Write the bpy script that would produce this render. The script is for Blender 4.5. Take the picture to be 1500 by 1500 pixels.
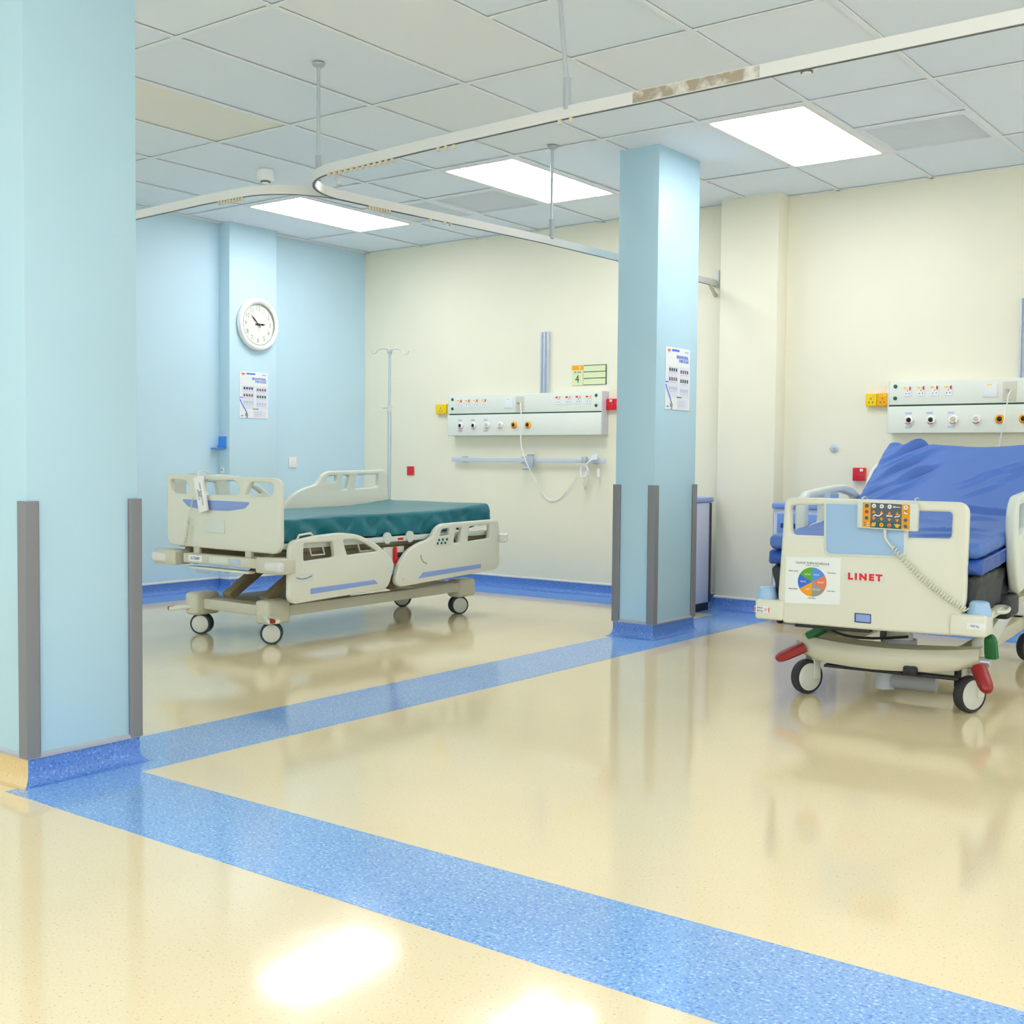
import bpy, bmesh, math, random
from mathutils import Vector, Matrix, noise
random.seed(7)
for o in list(bpy.data.objects): bpy.data.objects.remove(o)
scene = bpy.context.scene
col = scene.collection

# ------------------------------------------------------------------ camera
FPX, PPX, PPY = 1741.0, 730.76, 750.0            # focal length / principal point, 1500 px frame
YAW, PITCH, ROLL = math.radians(-37.304), math.radians(2.574), math.radians(0.519)
CAM = Vector((6.004, -4.4325, 1.029))
H = 2.7955                                        # ceiling height
W = 3.1365                                        # y of the cream back wall
XB = -1.25                                        # x of the blue left wall
def cam_axes():
    sy, cy, sp, cp = math.sin(YAW), math.cos(YAW), math.sin(PITCH), math.cos(PITCH)
    fwd = Vector((sy*cp, cy*cp, -sp)); right = Vector((cy, -sy, 0)); up = right.cross(fwd)
    c, s = math.cos(ROLL), math.sin(ROLL)
    return c*right + s*up, -s*right + c*up, fwd
RT, UP, FW = cam_axes()
cd = bpy.data.cameras.new('camera'); cam = bpy.data.objects.new('camera', cd); col.objects.link(cam)
cam.matrix_world = Matrix(((RT.x, UP.x, -FW.x, CAM.x), (RT.y, UP.y, -FW.y, CAM.y), (RT.z, UP.z, -FW.z, CAM.z), (0, 0, 0, 1)))
cd.sensor_width = 36; cd.lens = FPX/1500*36; cd.shift_x = (750-PPX)/1500; cd.shift_y = (PPY-750)/1500
cd.clip_start = 0.05; cd.clip_end = 60
scene.camera = cam

# ------------------------------------------------------------------ world, exposure
world = bpy.data.worlds.new('world'); scene.world = world; world.use_nodes = True
world.node_tree.nodes['Background'].inputs[0].default_value = (0.88, 0.94, 1, 1)
world.node_tree.nodes['Background'].inputs[1].default_value = 2.4            # uniform daylight let in through windows added out of view
vs = scene.view_settings
vs.view_transform = 'Standard'; vs.look = 'None'; vs.gamma = 1; vs.exposure = 0.21; vs.use_curve_mapping = False
LAMP = 9.5                                        # radiance of the ceiling light diffusers

# ------------------------------------------------------------------ pixel -> point on a known plane
class Frame:
    def __init__(s, x=0, y=0, deg=0):
        s.o = Vector((x, y, 0)); a = math.radians(deg); s.deg = a
        s.c, s.s = math.cos(a), math.sin(a)
    def loc(s, v): return Vector((s.c*v.x+s.s*v.y, -s.s*v.x+s.c*v.y, v.z))
    def at(s, u, v, ax, val):
        d = s.loc(RT*((u-PPX)/FPX) - UP*((v-PPY)/FPX) + FW); o = s.loc(CAM-s.o)
        return o + d*((val-o[ax])/d[ax])
    def xz(s, pts, y): return [(p.x, p.z) for p in (s.at(u, v, 1, y) for u, v in pts)]
    def yz(s, pts, x): return [(p.y, p.z) for p in (s.at(u, v, 0, x) for u, v in pts)]
WF = Frame()

# ------------------------------------------------------------------ materials
def lin(c):
    c /= 255.0
    return c/12.92 if c <= 0.04045 else ((c+0.055)/1.055)**2.4
def rgb(*c): return (lin(c[0]), lin(c[1]), lin(c[2]), 1)
MATS = {}
def mat(name, c, rough=0.5, metal=0.0, bump=0.0, bscale=60, var=0.0, vscale=3, emit=None, spec=0.5, coat=0.0):
    m = bpy.data.materials.new(name); m.use_nodes = True; nt = m.node_tree; b = nt.nodes['Principled BSDF']
    b.inputs['Base Color'].default_value = rgb(*c); b.inputs['Roughness'].default_value = rough
    b.inputs['Metallic'].default_value = metal; b.inputs['Specular IOR Level'].default_value = spec
    if coat: b.inputs['Coat Weight'].default_value = coat; b.inputs['Coat Roughness'].default_value = 0.08
    tc = nt.nodes.new('ShaderNodeTexCoord')
    if var:
        n = nt.nodes.new('ShaderNodeTexNoise'); n.inputs['Scale'].default_value = vscale; n.inputs['Detail'].default_value = 4
        nt.links.new(tc.outputs['Object'], n.inputs['Vector'])
        h = nt.nodes.new('ShaderNodeHueSaturation'); h.inputs['Color'].default_value = rgb(*c)
        mr = nt.nodes.new('ShaderNodeMapRange'); mr.inputs['From Min'].default_value = 0.3; mr.inputs['From Max'].default_value = 0.7
        mr.inputs['To Min'].default_value = 1-var; mr.inputs['To Max'].default_value = 1+var
        nt.links.new(n.outputs['Fac'], mr.inputs['Value']); nt.links.new(mr.outputs['Result'], h.inputs['Value'])
        nt.links.new(h.outputs['Color'], b.inputs['Base Color'])
    if bump:
        n = nt.nodes.new('ShaderNodeTexNoise'); n.inputs['Scale'].default_value = bscale; n.inputs['Detail'].default_value = 3
        nt.links.new(tc.outputs['Object'], n.inputs['Vector'])
        bp = nt.nodes.new('ShaderNodeBump'); bp.inputs['Strength'].default_value = bump; bp.inputs['Distance'].default_value = 0.004
        nt.links.new(n.outputs['Fac'], bp.inputs['Height']); nt.links.new(bp.outputs['Normal'], b.inputs['Normal'])
    if emit:
        b.inputs['Emission Color'].default_value = (0.955, 0.942, 1, 1); b.inputs['Emission Strength'].default_value = emit
    MATS[name] = m; return m
def vinyl(name, base, dark, light, rough, dpos, lpos, scale):
    m = bpy.data.materials.new(name); m.use_nodes = True; nt = m.node_tree; b = nt.nodes['Principled BSDF']
    b.inputs['Roughness'].default_value = rough; b.inputs['Specular IOR Level'].default_value = 0.75
    tc = nt.nodes.new('ShaderNodeTexCoord')
    def nz(sc, det):
        n = nt.nodes.new('ShaderNodeTexNoise'); n.inputs['Scale'].default_value = sc; n.inputs['Detail'].default_value = det
        nt.links.new(tc.outputs['Object'], n.inputs['Vector']); return n
    n1 = nz(scale, 2.0); r = nt.nodes.new('ShaderNodeValToRGB'); cr = r.color_ramp
    cr.elements[0].position = dpos; cr.elements[0].color = rgb(*dark)
    cr.elements[1].position = lpos; cr.elements[1].color = rgb(*light)
    e = cr.elements.new(dpos+0.07); e.color = rgb(*base); e = cr.elements.new(lpos-0.07); e.color = rgb(*base)
    nt.links.new(n1.outputs['Fac'], r.inputs['Fac'])
    n2 = nz(1.3, 4); h = nt.nodes.new('ShaderNodeHueSaturation')
    mr = nt.nodes.new('ShaderNodeMapRange'); mr.inputs['To Min'].default_value = 0.93; mr.inputs['To Max'].default_value = 1.07
    nt.links.new(n2.outputs['Fac'], mr.inputs['Value']); nt.links.new(mr.outputs['Result'], h.inputs['Value'])
    nt.links.new(r.outputs['Color'], h.inputs['Color']); nt.links.new(h.outputs['Color'], b.inputs['Base Color'])
    n3 = nz(9, 3); bp = nt.nodes.new('ShaderNodeBump'); bp.inputs['Strength'].default_value = 0.06; bp.inputs['Distance'].default_value = 0.004
    nt.links.new(n3.outputs['Fac'], bp.inputs['Height']); nt.links.new(bp.outputs['Normal'], b.inputs['Normal'])
    n4 = nz(30, 4); mr2 = nt.nodes.new('ShaderNodeMapRange'); mr2.inputs['To Min'].default_value = rough*0.7; mr2.inputs['To Max'].default_value = rough*1.4
    nt.links.new(n4.outputs['Fac'], mr2.inputs['Value']); nt.links.new(mr2.outputs['Result'], b.inputs['Roughness'])
    MATS[name] = m; return m
vinyl('vinyl_cream', (237, 220, 178), (216, 188, 132), (243, 232, 202), 0.09, 0.30, 0.72, 150)
vinyl('vinyl_blue', (128, 174, 230), (84, 132, 212), (180, 212, 244), 0.11, 0.34, 0.66, 130)
vinyl('skirt_blue', (88, 136, 212), (52, 98, 188), (140, 182, 232), 0.35, 0.34, 0.68, 130)
vinyl('skirt_cream', (226, 198, 140), (206, 172, 110), (236, 214, 166), 0.3, 0.30, 0.72, 150)
mat('wall_cream', (240, 237, 214), 0.55, bump=0.05, bscale=90, var=0.012)
mat('wall_blue', (198, 229, 243), 0.5, bump=0.05, bscale=90, var=0.012)
mat('column_blue', (182, 217, 232), 0.4, bump=0.04, bscale=90, var=0.012)
mat('tile', (236, 245, 253), 0.7, bump=0.06, bscale=220, var=0.01)
mat('tile_grey', (230, 241, 252), 0.7, bump=0.06, bscale=220)
mat('tile_pale', (237, 243, 247), 0.7, bump=0.06, bscale=220)
mat('tile_cream', (240, 239, 229), 0.7, bump=0.06, bscale=220)
mat('grid', (236, 241, 246), 0.5)
mat('void', (70, 72, 74), 0.9)
mat('lamp', (255, 255, 255), 0.5, emit=LAMP)
mat('lamp_frame', (235, 236, 234), 0.4)
mat('grille', (232, 239, 246), 0.5, bump=0.3, bscale=300)
mat('guard', (128, 130, 134), 0.45, bump=0.08, bscale=300)
mat('cap_grey', (176, 182, 188), 0.5)
mat('cap_white', (226, 226, 220), 0.5)
mat('track', (222, 224, 220), 0.35)
mat('track_slot', (96, 100, 104), 0.5)
m_ = mat('rust', (150, 138, 116), 0.7); nt_ = m_.node_tree
n_ = nt_.nodes.new('ShaderNodeTexNoise'); n_.inputs['Scale'].default_value = 22; n_.inputs['Detail'].default_value = 6
r_ = nt_.nodes.new('ShaderNodeValToRGB'); r_.color_ramp.elements[0].position = 0.42; r_.color_ramp.elements[0].color = rgb(164, 154, 134)
r_.color_ramp.elements[1].position = 0.60; r_.color_ramp.elements[1].color = rgb(216, 217, 208)
t_ = nt_.nodes.new('ShaderNodeTexCoord'); nt_.links.new(t_.outputs['Object'], n_.inputs['Vector']); nt_.links.new(n_.outputs['Fac'], r_.inputs['Fac'])
nt_.links.new(r_.outputs['Color'], nt_.nodes['Principled BSDF'].inputs['Base Color'])
mat('glider', (216, 206, 178), 0.5)
mat('steel', (196, 205, 210), 0.3, 0.5)
mat('alu', (204, 213, 224), 0.4, 0.12)
mat('white', (244, 245, 242), 0.35)
mat('unit', (232, 237, 226), 0.35)
mat('unit_end', (208, 206, 212), 0.4)
mat('plate', (236, 240, 242), 0.35)
mat('plate_beige', (214, 210, 190), 0.4)
mat('bed_cream', (224, 225, 208), 0.38, var=0.015)
mat('bed_pale', (216, 224, 214), 0.35)
mat('bed_frame', (208, 206, 184), 0.45)
mat('bed_brown', (150, 138, 108), 0.55)
mat('accent_blue', (140, 166, 222), 0.4)
mat('pale_blue', (160, 196, 232), 0.35)
mat('green_cover', (24, 112, 124), 0.32, bump=0.1, bscale=25)
mat('blue_cover', (76, 116, 190), 0.55, bump=0.06, bscale=400)
mat('blue_side', (36, 82, 166), 0.45, bump=0.1, bscale=60)  # cover blue darkened for the shade on the mattress side
mat('navy', (38, 66, 128), 0.5)
mat('charcoal', (52, 58, 60), 0.6, bump=0.3, bscale=40)
mat('black', (26, 27, 30), 0.5)
mat('rubber', (44, 46, 50), 0.6)
mat('tyre_teal', (36, 62, 64), 0.55)
mat('hub', (212, 216, 206), 0.4)
mat('red', (224, 30, 48), 0.35)
mat('red_pedal', (150, 30, 34), 0.35)
mat('red_text', (226, 24, 36), 0.4)
mat('green_pedal', (12, 104, 48), 0.35)
mat('yellow', (250, 214, 10), 0.4)
mat('amber', (252, 178, 10), 0.4)
mat('keypad_amber', (226, 158, 14), 0.4)
mat('keypad_grey', (84, 88, 98), 0.4)
mat('keypad_teal', (8, 92, 88), 0.4)
mat('keypad_red', (168, 38, 32), 0.4)
mat('paper', (236, 242, 240), 0.6)
mat('paper_lilac', (226, 228, 240), 0.6)
mat('ink', (58, 66, 84), 0.6)
mat('ink_green', (26, 96, 70), 0.6)
mat('ink_blue', (84, 120, 226), 0.6)
mat('ink_pale', (188, 202, 226), 0.6)
mat('ink_brown', (128, 92, 76), 0.6)
mat('sign_lime', (226, 234, 186), 0.5)
mat('clock_face', (238, 243, 228), 0.5)
mat('clock_ink', (140, 156, 140), 0.5)
mat('pie_blue', (84, 146, 228), 0.5); mat('pie_coral', (226, 124, 88), 0.5); mat('pie_grey', (152, 152, 140), 0.5)
mat('pie_orange', (244, 162, 8), 0.5); mat('pie_royal', (50, 108, 214), 0.5); mat('pie_green', (88, 172, 40), 0.5)
mat('locker_lilac', (204, 210, 232), 0.4)
mat('locker_blue', (120, 160, 232), 0.4)
mat('locker_deep', (92, 130, 214), 0.45)
mat('bracket_blue', (70, 150, 236), 0.4)
mat('glass', (235, 240, 238), 0.05)

# ------------------------------------------------------------------ mesh helpers
class MB:
    def __init__(s): s.bm = bmesh.new()
    def box(s, lo, hi, r=0.0, seg=2):
        lo, hi = Vector(lo), Vector(hi)
        m = Matrix.Translation((lo+hi)/2) @ Matrix.Diagonal((*(hi-lo), 1))
        g = bmesh.ops.create_cube(s.bm, size=1, matrix=m)
        if r:
            es = {e for v in g['verts'] for e in v.link_edges}
            bmesh.ops.bevel(s.bm, geom=list(es), offset=r, segments=seg, affect='EDGES', profile=0.5)
        return s
    def hexa(s, p, r=0.0, seg=2):
        """eight corners: bottom four (ccw), then top four"""
        v = [s.bm.verts.new(q) for q in p]
        fs = [s.bm.faces.new([v[i] for i in f]) for f in ((3, 2, 1, 0), (4, 5, 6, 7), (0, 1, 5, 4), (1, 2, 6, 5), (2, 3, 7, 6), (3, 0, 4, 7))]
        if r:
            es = {e for f in fs for e in f.edges}
            bmesh.ops.bevel(s.bm, geom=list(es), offset=r, segments=seg, affect='EDGES', profile=0.5)
        return s
    def bar(s, a, b, w, h, r=0.0, up=(0, 0, 1)):
        a, b = Vector(a), Vector(b); d = (b-a).normalized(); sd = d.cross(Vector(up)).normalized(); u = sd.cross(d)
        q = lambda p, i, j: p + sd*(w/2*i) + u*(h/2*j)
        return s.hexa([q(a, -1, -1), q(a, 1, -1), q(b, 1, -1), q(b, -1, -1), q(a, -1, 1), q(a, 1, 1), q(b, 1, 1), q(b, -1, 1)], r)
    def lathe(s, prof, c, axis, n=24, caps=True):
        """profile of (radius, height) spun round axis through c"""
        ax = Vector(axis).normalized(); t = Vector((0, 0, 1)) if abs(ax.z) < 0.9 else Vector((1, 0, 0))
        a = ax.cross(t).normalized(); b = ax.cross(a); c = Vector(c); rings = []
        for r, h in prof:
            if r < 1e-6: rings.append([s.bm.verts.new(c+ax*h)]*n)
            else: rings.append([s.bm.verts.new(c+ax*h+a*(r*math.cos(2*math.pi*k/n))+b*(r*math.sin(2*math.pi*k/n))) for k in range(n)])
        for A, B in zip(rings, rings[1:]):
            for k in range(n):
                f = []
                for v in (A[k], A[(k+1) % n], B[(k+1) % n], B[k]):
                    if v not in f: f.append(v)
                if len(f) > 2: s.bm.faces.new(f)
        for R in ((rings[0], rings[-1]) if caps else ()):
            if R[0] is not R[1]: s.bm.faces.new(R)
        return s
    def cyl(s, a, b, r, n=16, r2=None):
        a, b = Vector(a), Vector(b); L = (b-a).length
        return s.lathe([(r, 0), (r if r2 is None else r2, L)], a, b-a, n)
    def tube(s, pts, r, n=8, closed=False):
        pts = [Vector(p) for p in pts]; N = len(pts); rings = []; prev = None
        for i, p in enumerate(pts):
            if closed: d = pts[(i+1) % N]-pts[i-1]
            else: d = pts[min(i+1, N-1)]-pts[max(i-1, 0)]
            d.normalize()
            if prev is None:
                t = Vector((0, 0, 1)) if abs(d.z) < 0.9 else Vector((1, 0, 0)); a = d.cross(t).normalized()
            else: a = (prev-d*prev.dot(d)).normalized()
            prev = a; b = d.cross(a)
            rr = r(i/(N-1)) if callable(r) else r
            rings.append([s.bm.verts.new(p+a*(rr*math.cos(2*math.pi*k/n))+b*(rr*math.sin(2*math.pi*k/n))) for k in range(n)])
        prs = list(zip(rings, rings[1:]))
        if closed: prs.append((rings[-1], rings[0]))
        for A, B in prs:
            for k in range(n): s.bm.faces.new([A[k], A[(k+1) % n], B[(k+1) % n], B[k]])
        if not closed: s.bm.faces.new(rings[0]); s.bm.faces.new(rings[-1])
        return s
    def poly(s, pts):
        s.bm.faces.new([s.bm.verts.new(p) for p in pts]); return s
    def grid(s, rows, close=False):
        vr = [[s.bm.verts.new(p) for p in row] for row in rows]
        for A, B in zip(vr, vr[1:]):
            m = len(A)
            for k in range(m if close else m-1): s.bm.faces.new([A[k], A[(k+1) % m], B[(k+1) % m], B[k]])
        return vr
    def build(s, name, m, parent=None, smooth=35, recalc=True):
        if recalc: bmesh.ops.recalc_face_normals(s.bm, faces=s.bm.faces[:])
        me = bpy.data.meshes.new(name); s.bm.to_mesh(me); s.bm.free()
        return finish(name, me, m, parent, smooth)
def finish(name, me, m, parent=None, smooth=35):
    me.materials.clear()
    for q in (m if isinstance(m, (list, tuple)) else [m]): me.materials.append(MATS[q])
    if smooth:
        me.shade_smooth(); me.set_sharp_from_angle(angle=math.radians(smooth))
    o = bpy.data.objects.new(name, me); col.objects.link(o)
    if parent: o.parent = parent
    return o
def tag(o, label=None, cat=None, group=None, kind=None):
    if label: o['label'] = label
    if cat: o['category'] = cat
    if group: o['group'] = group
    if kind: o['kind'] = kind
    return o
def thing(name, label, cat, loc=(0, 0, 0), deg=0, group=None):
    o = bpy.data.objects.new(name, None); col.objects.link(o); o.location = loc; o.rotation_euler = (0, 0, math.radians(deg))
    o.empty_display_size = 0.1
    return tag(o, label, cat, group)
def rounded(pts, r, n=6):
    """round the corners of a polygon (radius r, or one per corner)"""
    out = []; N = len(pts)
    for i, p in enumerate(pts):
        R = r[i] if isinstance(r, (list, tuple)) else r
        p = Vector(p); a = Vector(pts[i-1])-p; b = Vector(pts[(i+1) % N])-p
        R = min(R, a.length*0.48, b.length*0.48)
        if R < 1e-5: out.append(p); continue
        A = p+a.normalized()*R; B = p+b.normalized()*R
        for k in range(n+1):
            t = k/n; out.append(A*(1-t)**2+p*(2*t*(1-t))+B*t*t)
    return [(q[0], q[1]) for q in out]
def panel(name, outline, holes, t, bev, plane, at, m, parent=None):
    """flat moulded panel with windows: outline and holes are 2-D loops in plane 'xz' or 'yz'"""
    cu = bpy.data.curves.new(name, 'CURVE'); cu.dimensions = '2D'; cu.fill_mode = 'BOTH'
    for L in [outline]+holes:
        sp = cu.splines.new('POLY'); sp.points.add(len(L)-1); sp.use_cyclic_u = True
        for q, p in zip(sp.points, L): q.co = (p[0], p[1], 0, 1)
    cu.extrude = t/2-bev; cu.bevel_depth = bev; cu.bevel_resolution = 2; cu.offset = -bev
    ob = bpy.data.objects.new('tmp', cu); col.objects.link(ob)
    me = bpy.data.meshes.new_from_object(ob); bpy.data.objects.remove(ob); bpy.data.curves.remove(cu)
    for v in me.vertices:
        a, b, c = v.co
        v.co = (a, at-c, b) if plane == 'xz' else (at+c, a, b)
    bm = bmesh.new(); bm.from_mesh(me); bmesh.ops.remove_doubles(bm, verts=bm.verts[:], dist=1e-5)
    bmesh.ops.recalc_face_normals(bm, faces=bm.faces[:]); bm.to_mesh(me); bm.free()
    me.name = name
    return finish(name, me, m, parent, 40)
def text(name, s, size, loc, m, parent, facing='-y', sx=1.0, bold=0.0, align='CENTER', tilt=0, space=1.0):
    cu = bpy.data.curves.new(name, 'FONT'); cu.body = s; cu.size = size; cu.align_x = align; cu.align_y = 'CENTER'
    cu.offset = bold; cu.space_character = space; cu.extrude = 0.0003; cu.resolution_u = 2
    ob = bpy.data.objects.new('tmp', cu); col.objects.link(ob)
    me = bpy.data.meshes.new_from_object(ob); bpy.data.objects.remove(ob); bpy.data.curves.remove(cu)
    ct, st = math.cos(tilt), math.sin(tilt)
    for v in me.vertices:
        a, b, c = v.co; a *= sx; a, b = a*ct-b*st, a*st+b*ct
        v.co = Vector(loc)+(Vector((a, -c, b)) if facing == '-y' else Vector((c, a, b)))
    me.name = name
    return finish(name, me, m, parent, 0)
def arc(c, r, a0, a1, n):
    return [(c[0]+r*math.cos(math.radians(a0+(a1-a0)*k/n)), c[1]+r*math.sin(math.radians(a0+(a1-a0)*k/n))) for k in range(n+1)]

# ------------------------------------------------------------------ room shell
XR, YF = 9.4, -8.0
def struct(name, mb, m, **k): return tag(mb.build(name, m, **k), kind='structure')
floor = struct('floor', MB().box((XB-0.1, YF-0.1, -0.12), (XR+0.1, W+0.1, 0.0)), 'vinyl_cream')
tag(floor, 'glossy cream speckled vinyl floor', 'floor')
SX0, SX1, SY0, SY1 = 2.36, 2.764, -2.489, -2.091          # blue inlaid strips
def strip(x0, x1, y0, y1, z=0.0015): MB().box((x0, y0, -0.004), (x1, y1, z)).build('floor_strip', 'vinyl_blue', floor)
strip(SX0, SX1, SY1, 2.74); strip(2.64, XR, SY0, SY1, 0.0016)
strip(XB, XR, 2.74, W); strip(XB, -0.9, SY1, 2.74)

wb = struct('wall_back', MB().box((XB-0.1, W, 0), (XR+0.1, W+0.1, H+0.3)), 'wall_cream'); tag(wb, 'smooth cream painted wall behind the bed heads', 'wall')
MB().box((2.236, 2.985, 0), (2.655, W+0.02, H+0.02), 0.004).build('pilaster', 'wall_cream', wb)
wl = struct('wall_left', MB().box((XB-0.1, YF, 0), (XB, W, H+0.3)), 'wall_blue'); tag(wl, 'light blue painted wall with the clock pier', 'wall')
PX = -1.13                                               # face of the blue pier on that wall
PY0, PY1 = 1.537, 2.01
MB().box((XB-0.02, PY0, 0), (PX, PY1, H+0.02), 0.004).build('pilaster', 'wall_blue', wl)
def fill_window_wall(name, label, horiz, at, a0, a1, n, wn):
    """wall with n window openings, sill 0.8, head 2.5; the panes are left to the daylight"""
    mb = MB(); z0, z1 = 0.75, 2.5; w = (a1-a0)/n; pier = 0.35
    def bx(p, q, lo, hi):
        if horiz: mb.box((p, at-0.1, lo), (q, at, hi))
        else: mb.box((at, p, lo), (at+0.1, q, hi))
    bx(a0-0.1, a1+0.1, 0, z0); bx(a0-0.1, a1+0.1, z1, H+0.3)
    for k in range(n+1):
        c = a0+k*w; bx(c-pier/2, c+pier/2, z0, z1)
    o = tag(struct(name, mb, 'wall_cream'), label, 'wall')
    for k in range(n):  # windows invented on the unseen sides to brighten the ward
        f = MB(); p, q = a0+k*w+pier/2, a0+(k+1)*w-pier/2
        for u0, u1, lo, hi in ((p, q, z0, z0+0.05), (p, q, z1-0.05, z1), (p, p+0.05, z0+0.05, z1-0.05), (q-0.05, q, z0+0.05, z1-0.05), ((p+q)/2-0.025, (p+q)/2+0.025, z0+0.05, z1-0.05)):
            if horiz: f.box((u0, at-0.07, lo), (u1, at-0.02, hi))
            else: f.box((at+0.02, u0, lo), (at+0.07, u1, hi))
        tag(f.build('window_%d' % (wn+k), 'white'), 'white framed window in the wall behind the viewer', 'window', kind='structure')
fill_window_wall('wall_front', 'cream window wall behind the viewer outside the view', True, YF, XB, XR, 5, 1)
fill_window_wall('wall_right', 'cream window wall on the far right outside the view', False, XR, YF, W, 5, 6)

def cove(mb, p0, p1, nrm, m0, m1, h=0.085, k=1.0):
    p0, p1, nrm = Vector((*p0, 0)), Vector((*p1, 0)), Vector((*nrm, 0)); t = (p1-p0).normalized()
    prof = [(0, h), (0.004, h), (0.005, 0.045)]+[(0.045-0.04*math.cos(math.radians(a)), 0.045-0.043*math.sin(math.radians(a))) for a in (15, 30, 45, 60, 75, 90)]+[(0.06, 0.0)]
    prof = [(d*k, z) for d, z in prof]
    mb.grid([[p0+nrm*d-t*(m0*d)+Vector((0, 0, z)) for d, z in prof], [p1+nrm*d+t*(m1*d)+Vector((0, 0, z)) for d, z in prof]])
    return mb
def caprail(mb, p0, p1, nrm, m0, m1, z=0.085, h=0.016, w=0.009):
    p0, p1, nrm = Vector((*p0, 0)), Vector((*p1, 0)), Vector((*nrm, 0)); t = (p1-p0).normalized()
    prof = [(0, z), (w, z), (w, z+h*0.6), (0, z+h)]
    mb.grid([[p0+nrm*d-t*(m0*d)+Vector((0, 0, q)) for d, q in prof], [p1+nrm*d+t*(m1*d)+Vector((0, 0, q)) for d, q in prof]])
    return mb
def base(name, label, segs):
    a, b = MB(), MB()
    for s in segs: cove(a, *s); caprail(b, *s)
    o = tag(a.build(name, 'skirt_blue', recalc=False), label, 'skirting', kind='structure')
    b.build('cap_trim', 'cap_white', o, recalc=False); return o
base('baseboard_back', 'blue coved vinyl skirting along the cream wall',
     [((XB, W), (2.236, W), (0, -1), -1, -1), ((2.236, W), (2.236, 2.985), (-1, 0), -1, 1), ((2.236, 2.985), (2.655, 2.985), (0, -1), 1, 1),
      ((2.655, 2.985), (2.655, W), (1, 0), 1, -1), ((2.655, W), (XR, W), (0, -1), -1, -1)])
base('baseboard_left', 'blue coved vinyl skirting along the blue wall',
     [((XB, YF), (XB, PY0), (1, 0), -1, -1), ((XB, PY0), (PX, PY0), (0, -1), -1, 1), ((PX, PY0), (PX, PY1), (1, 0), 1, 1),
      ((PX, PY1), (XB, PY1), (0, 1), 1, -1), ((XB, PY1), (XB, W), (1, 0), -1, -1)])

# ------------------------------------------------------------------ columns
def column(x0, x1, y0, y1, label, sides, guards):
    c = tag(MB().box((x0, y0, 0), (x1, y1, H+0.02), 0.003).build('column', 'column_blue'), label, 'column', kind='structure')
    S = {'s': ((x0, y0), (x1, y0), (0, -1), 1, 1), 'e': ((x1, y0), (x1, y1), (1, 0), 1, 1),
         'n': ((x1, y1), (x0, y1), (0, 1), 1, 1), 'w': ((x0, y1), (x0, y0), (-1, 0), 1, 1)}
    for k, m in sides.items():
        cove(MB(), *S[k], 0.085, 0.7).build('skirting', m, c, recalc=False)
        caprail(MB(), *S[k]).build('cap_trim', 'cap_grey', c, recalc=False)
    for gx, gy in guards:                                # L-shaped corner guards
        px, py = (x1 if gx > 0 else x0), (y1 if gy > 0 else y0); w, t = 0.038, 0.012
        L = [(px-gx*w, py), (px-gx*w, py+gy*t*0.7), (px-gx*(w-0.006), py+gy*t)]
        L += [(px+gx*t*0.4, py+gy*t), (px+gx*t*0.85, py+gy*t*0.85), (px+gx*t, py+gy*t*0.4)]
        L += [(px+gx*t, py-gy*(w-0.006)), (px+gx*t*0.7, py-gy*w), (px, py-gy*w), (px, py)]
        mb = MB(); z0, z1 = 0.088, 0.885
        rows = [[Vector((x, y, z)) for x, y in L] for z in (z0, z1)]
        vr = mb.grid(rows, close=True); mb.bm.faces.new(vr[0][::-1]); mb.bm.faces.new(vr[1])
        mb.build('corner_guard', 'guard', c, 30)
    return c
column(2.30, 2.645, -2.415, -2.013, 'pale blue square column filling the left edge with grey corner guards',
       {'s': 'skirt_cream', 'e': 'skirt_blue', 'n': 'skirt_blue', 'w': 'skirt_cream'}, [(1, -1), (1, 1)])
column(2.352, 2.612, 1.478, 1.962, 'pale blue square column with a poster between the two beds',
       {'s': 'skirt_blue', 'e': 'skirt_blue', 'n': 'skirt_blue', 'w': 'skirt_blue'}, [(1, -1), (1, 1), (-1, -1)])

# ------------------------------------------------------------------ ceiling: slab, grid bars, tiles
ceil = struct('ceiling', MB().box((XB-0.1, YF-0.1, H+0.06), (XR+0.1, W+0.1, H+0.16)), 'void')
tag(ceil, 'suspended ceiling of large pale tiles in a metal grid', 'ceiling')
I0, I1, J0, J1 = -3, 16, -7, 3
lights = [(i, 1) for i in (-1, 2, 5, 11)]+[(i, -3) for i in (-1, 8, 11)]+[(i, -6) for i in (-1, 2, 5, 8, 11)]  # panels not listed in seen are out of view, added to light the ward
vents = {(6, 1), (0, 1), (1, 1)}
halves = {(5, -1), (6, 1), (0, 1), (1, 1), (9, 1)}
def tile_mesh(w, d):
    g = 0.007
    return MB().box((g, g, 0.0062), (w-g, d-g, 0.020), 0.003, 1)
TM = {}
def tile(i, j0, dj, kind='tile'):
    x0, x1 = i*0.6, i*0.6+0.6; y0, y1 = j0*1.2, (j0+dj)*1.2
    x0, x1, y0, y1 = max(x0, XB), min(x1, XR), max(y0, YF), min(y1, W)
    if x1-x0 < 0.05 or y1-y0 < 0.05: return
    k = (round(x1-x0, 3), round(y1-y0, 3), kind)
    if k not in TM:
        o = tile_mesh(x1-x0, y1-y0).build('ceiling_tile', kind, ceil, 30); TM[k] = o
    else:
        o = TM[k].copy(); col.objects.link(o)
    o.location = (x0, y0, H)
for i in range(I0, I1):
    for j in range(J0, J1):
        if (i, j) in lights: continue
        kind = 'tile_cream' if (i, j) == (1, -1) else 'tile_pale' if (i, j) in ((5, 0), (4, -1), (3, 0)) else random.choice(['tile', 'tile', 'tile_grey'])
        if (i, j) in halves:
            tile(i, j, 0.5, kind)
            if (i, j) not in vents: tile(i, j+0.5, 0.5, kind)
        else: tile(i, j, 1, kind)
B = 0.012
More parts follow.
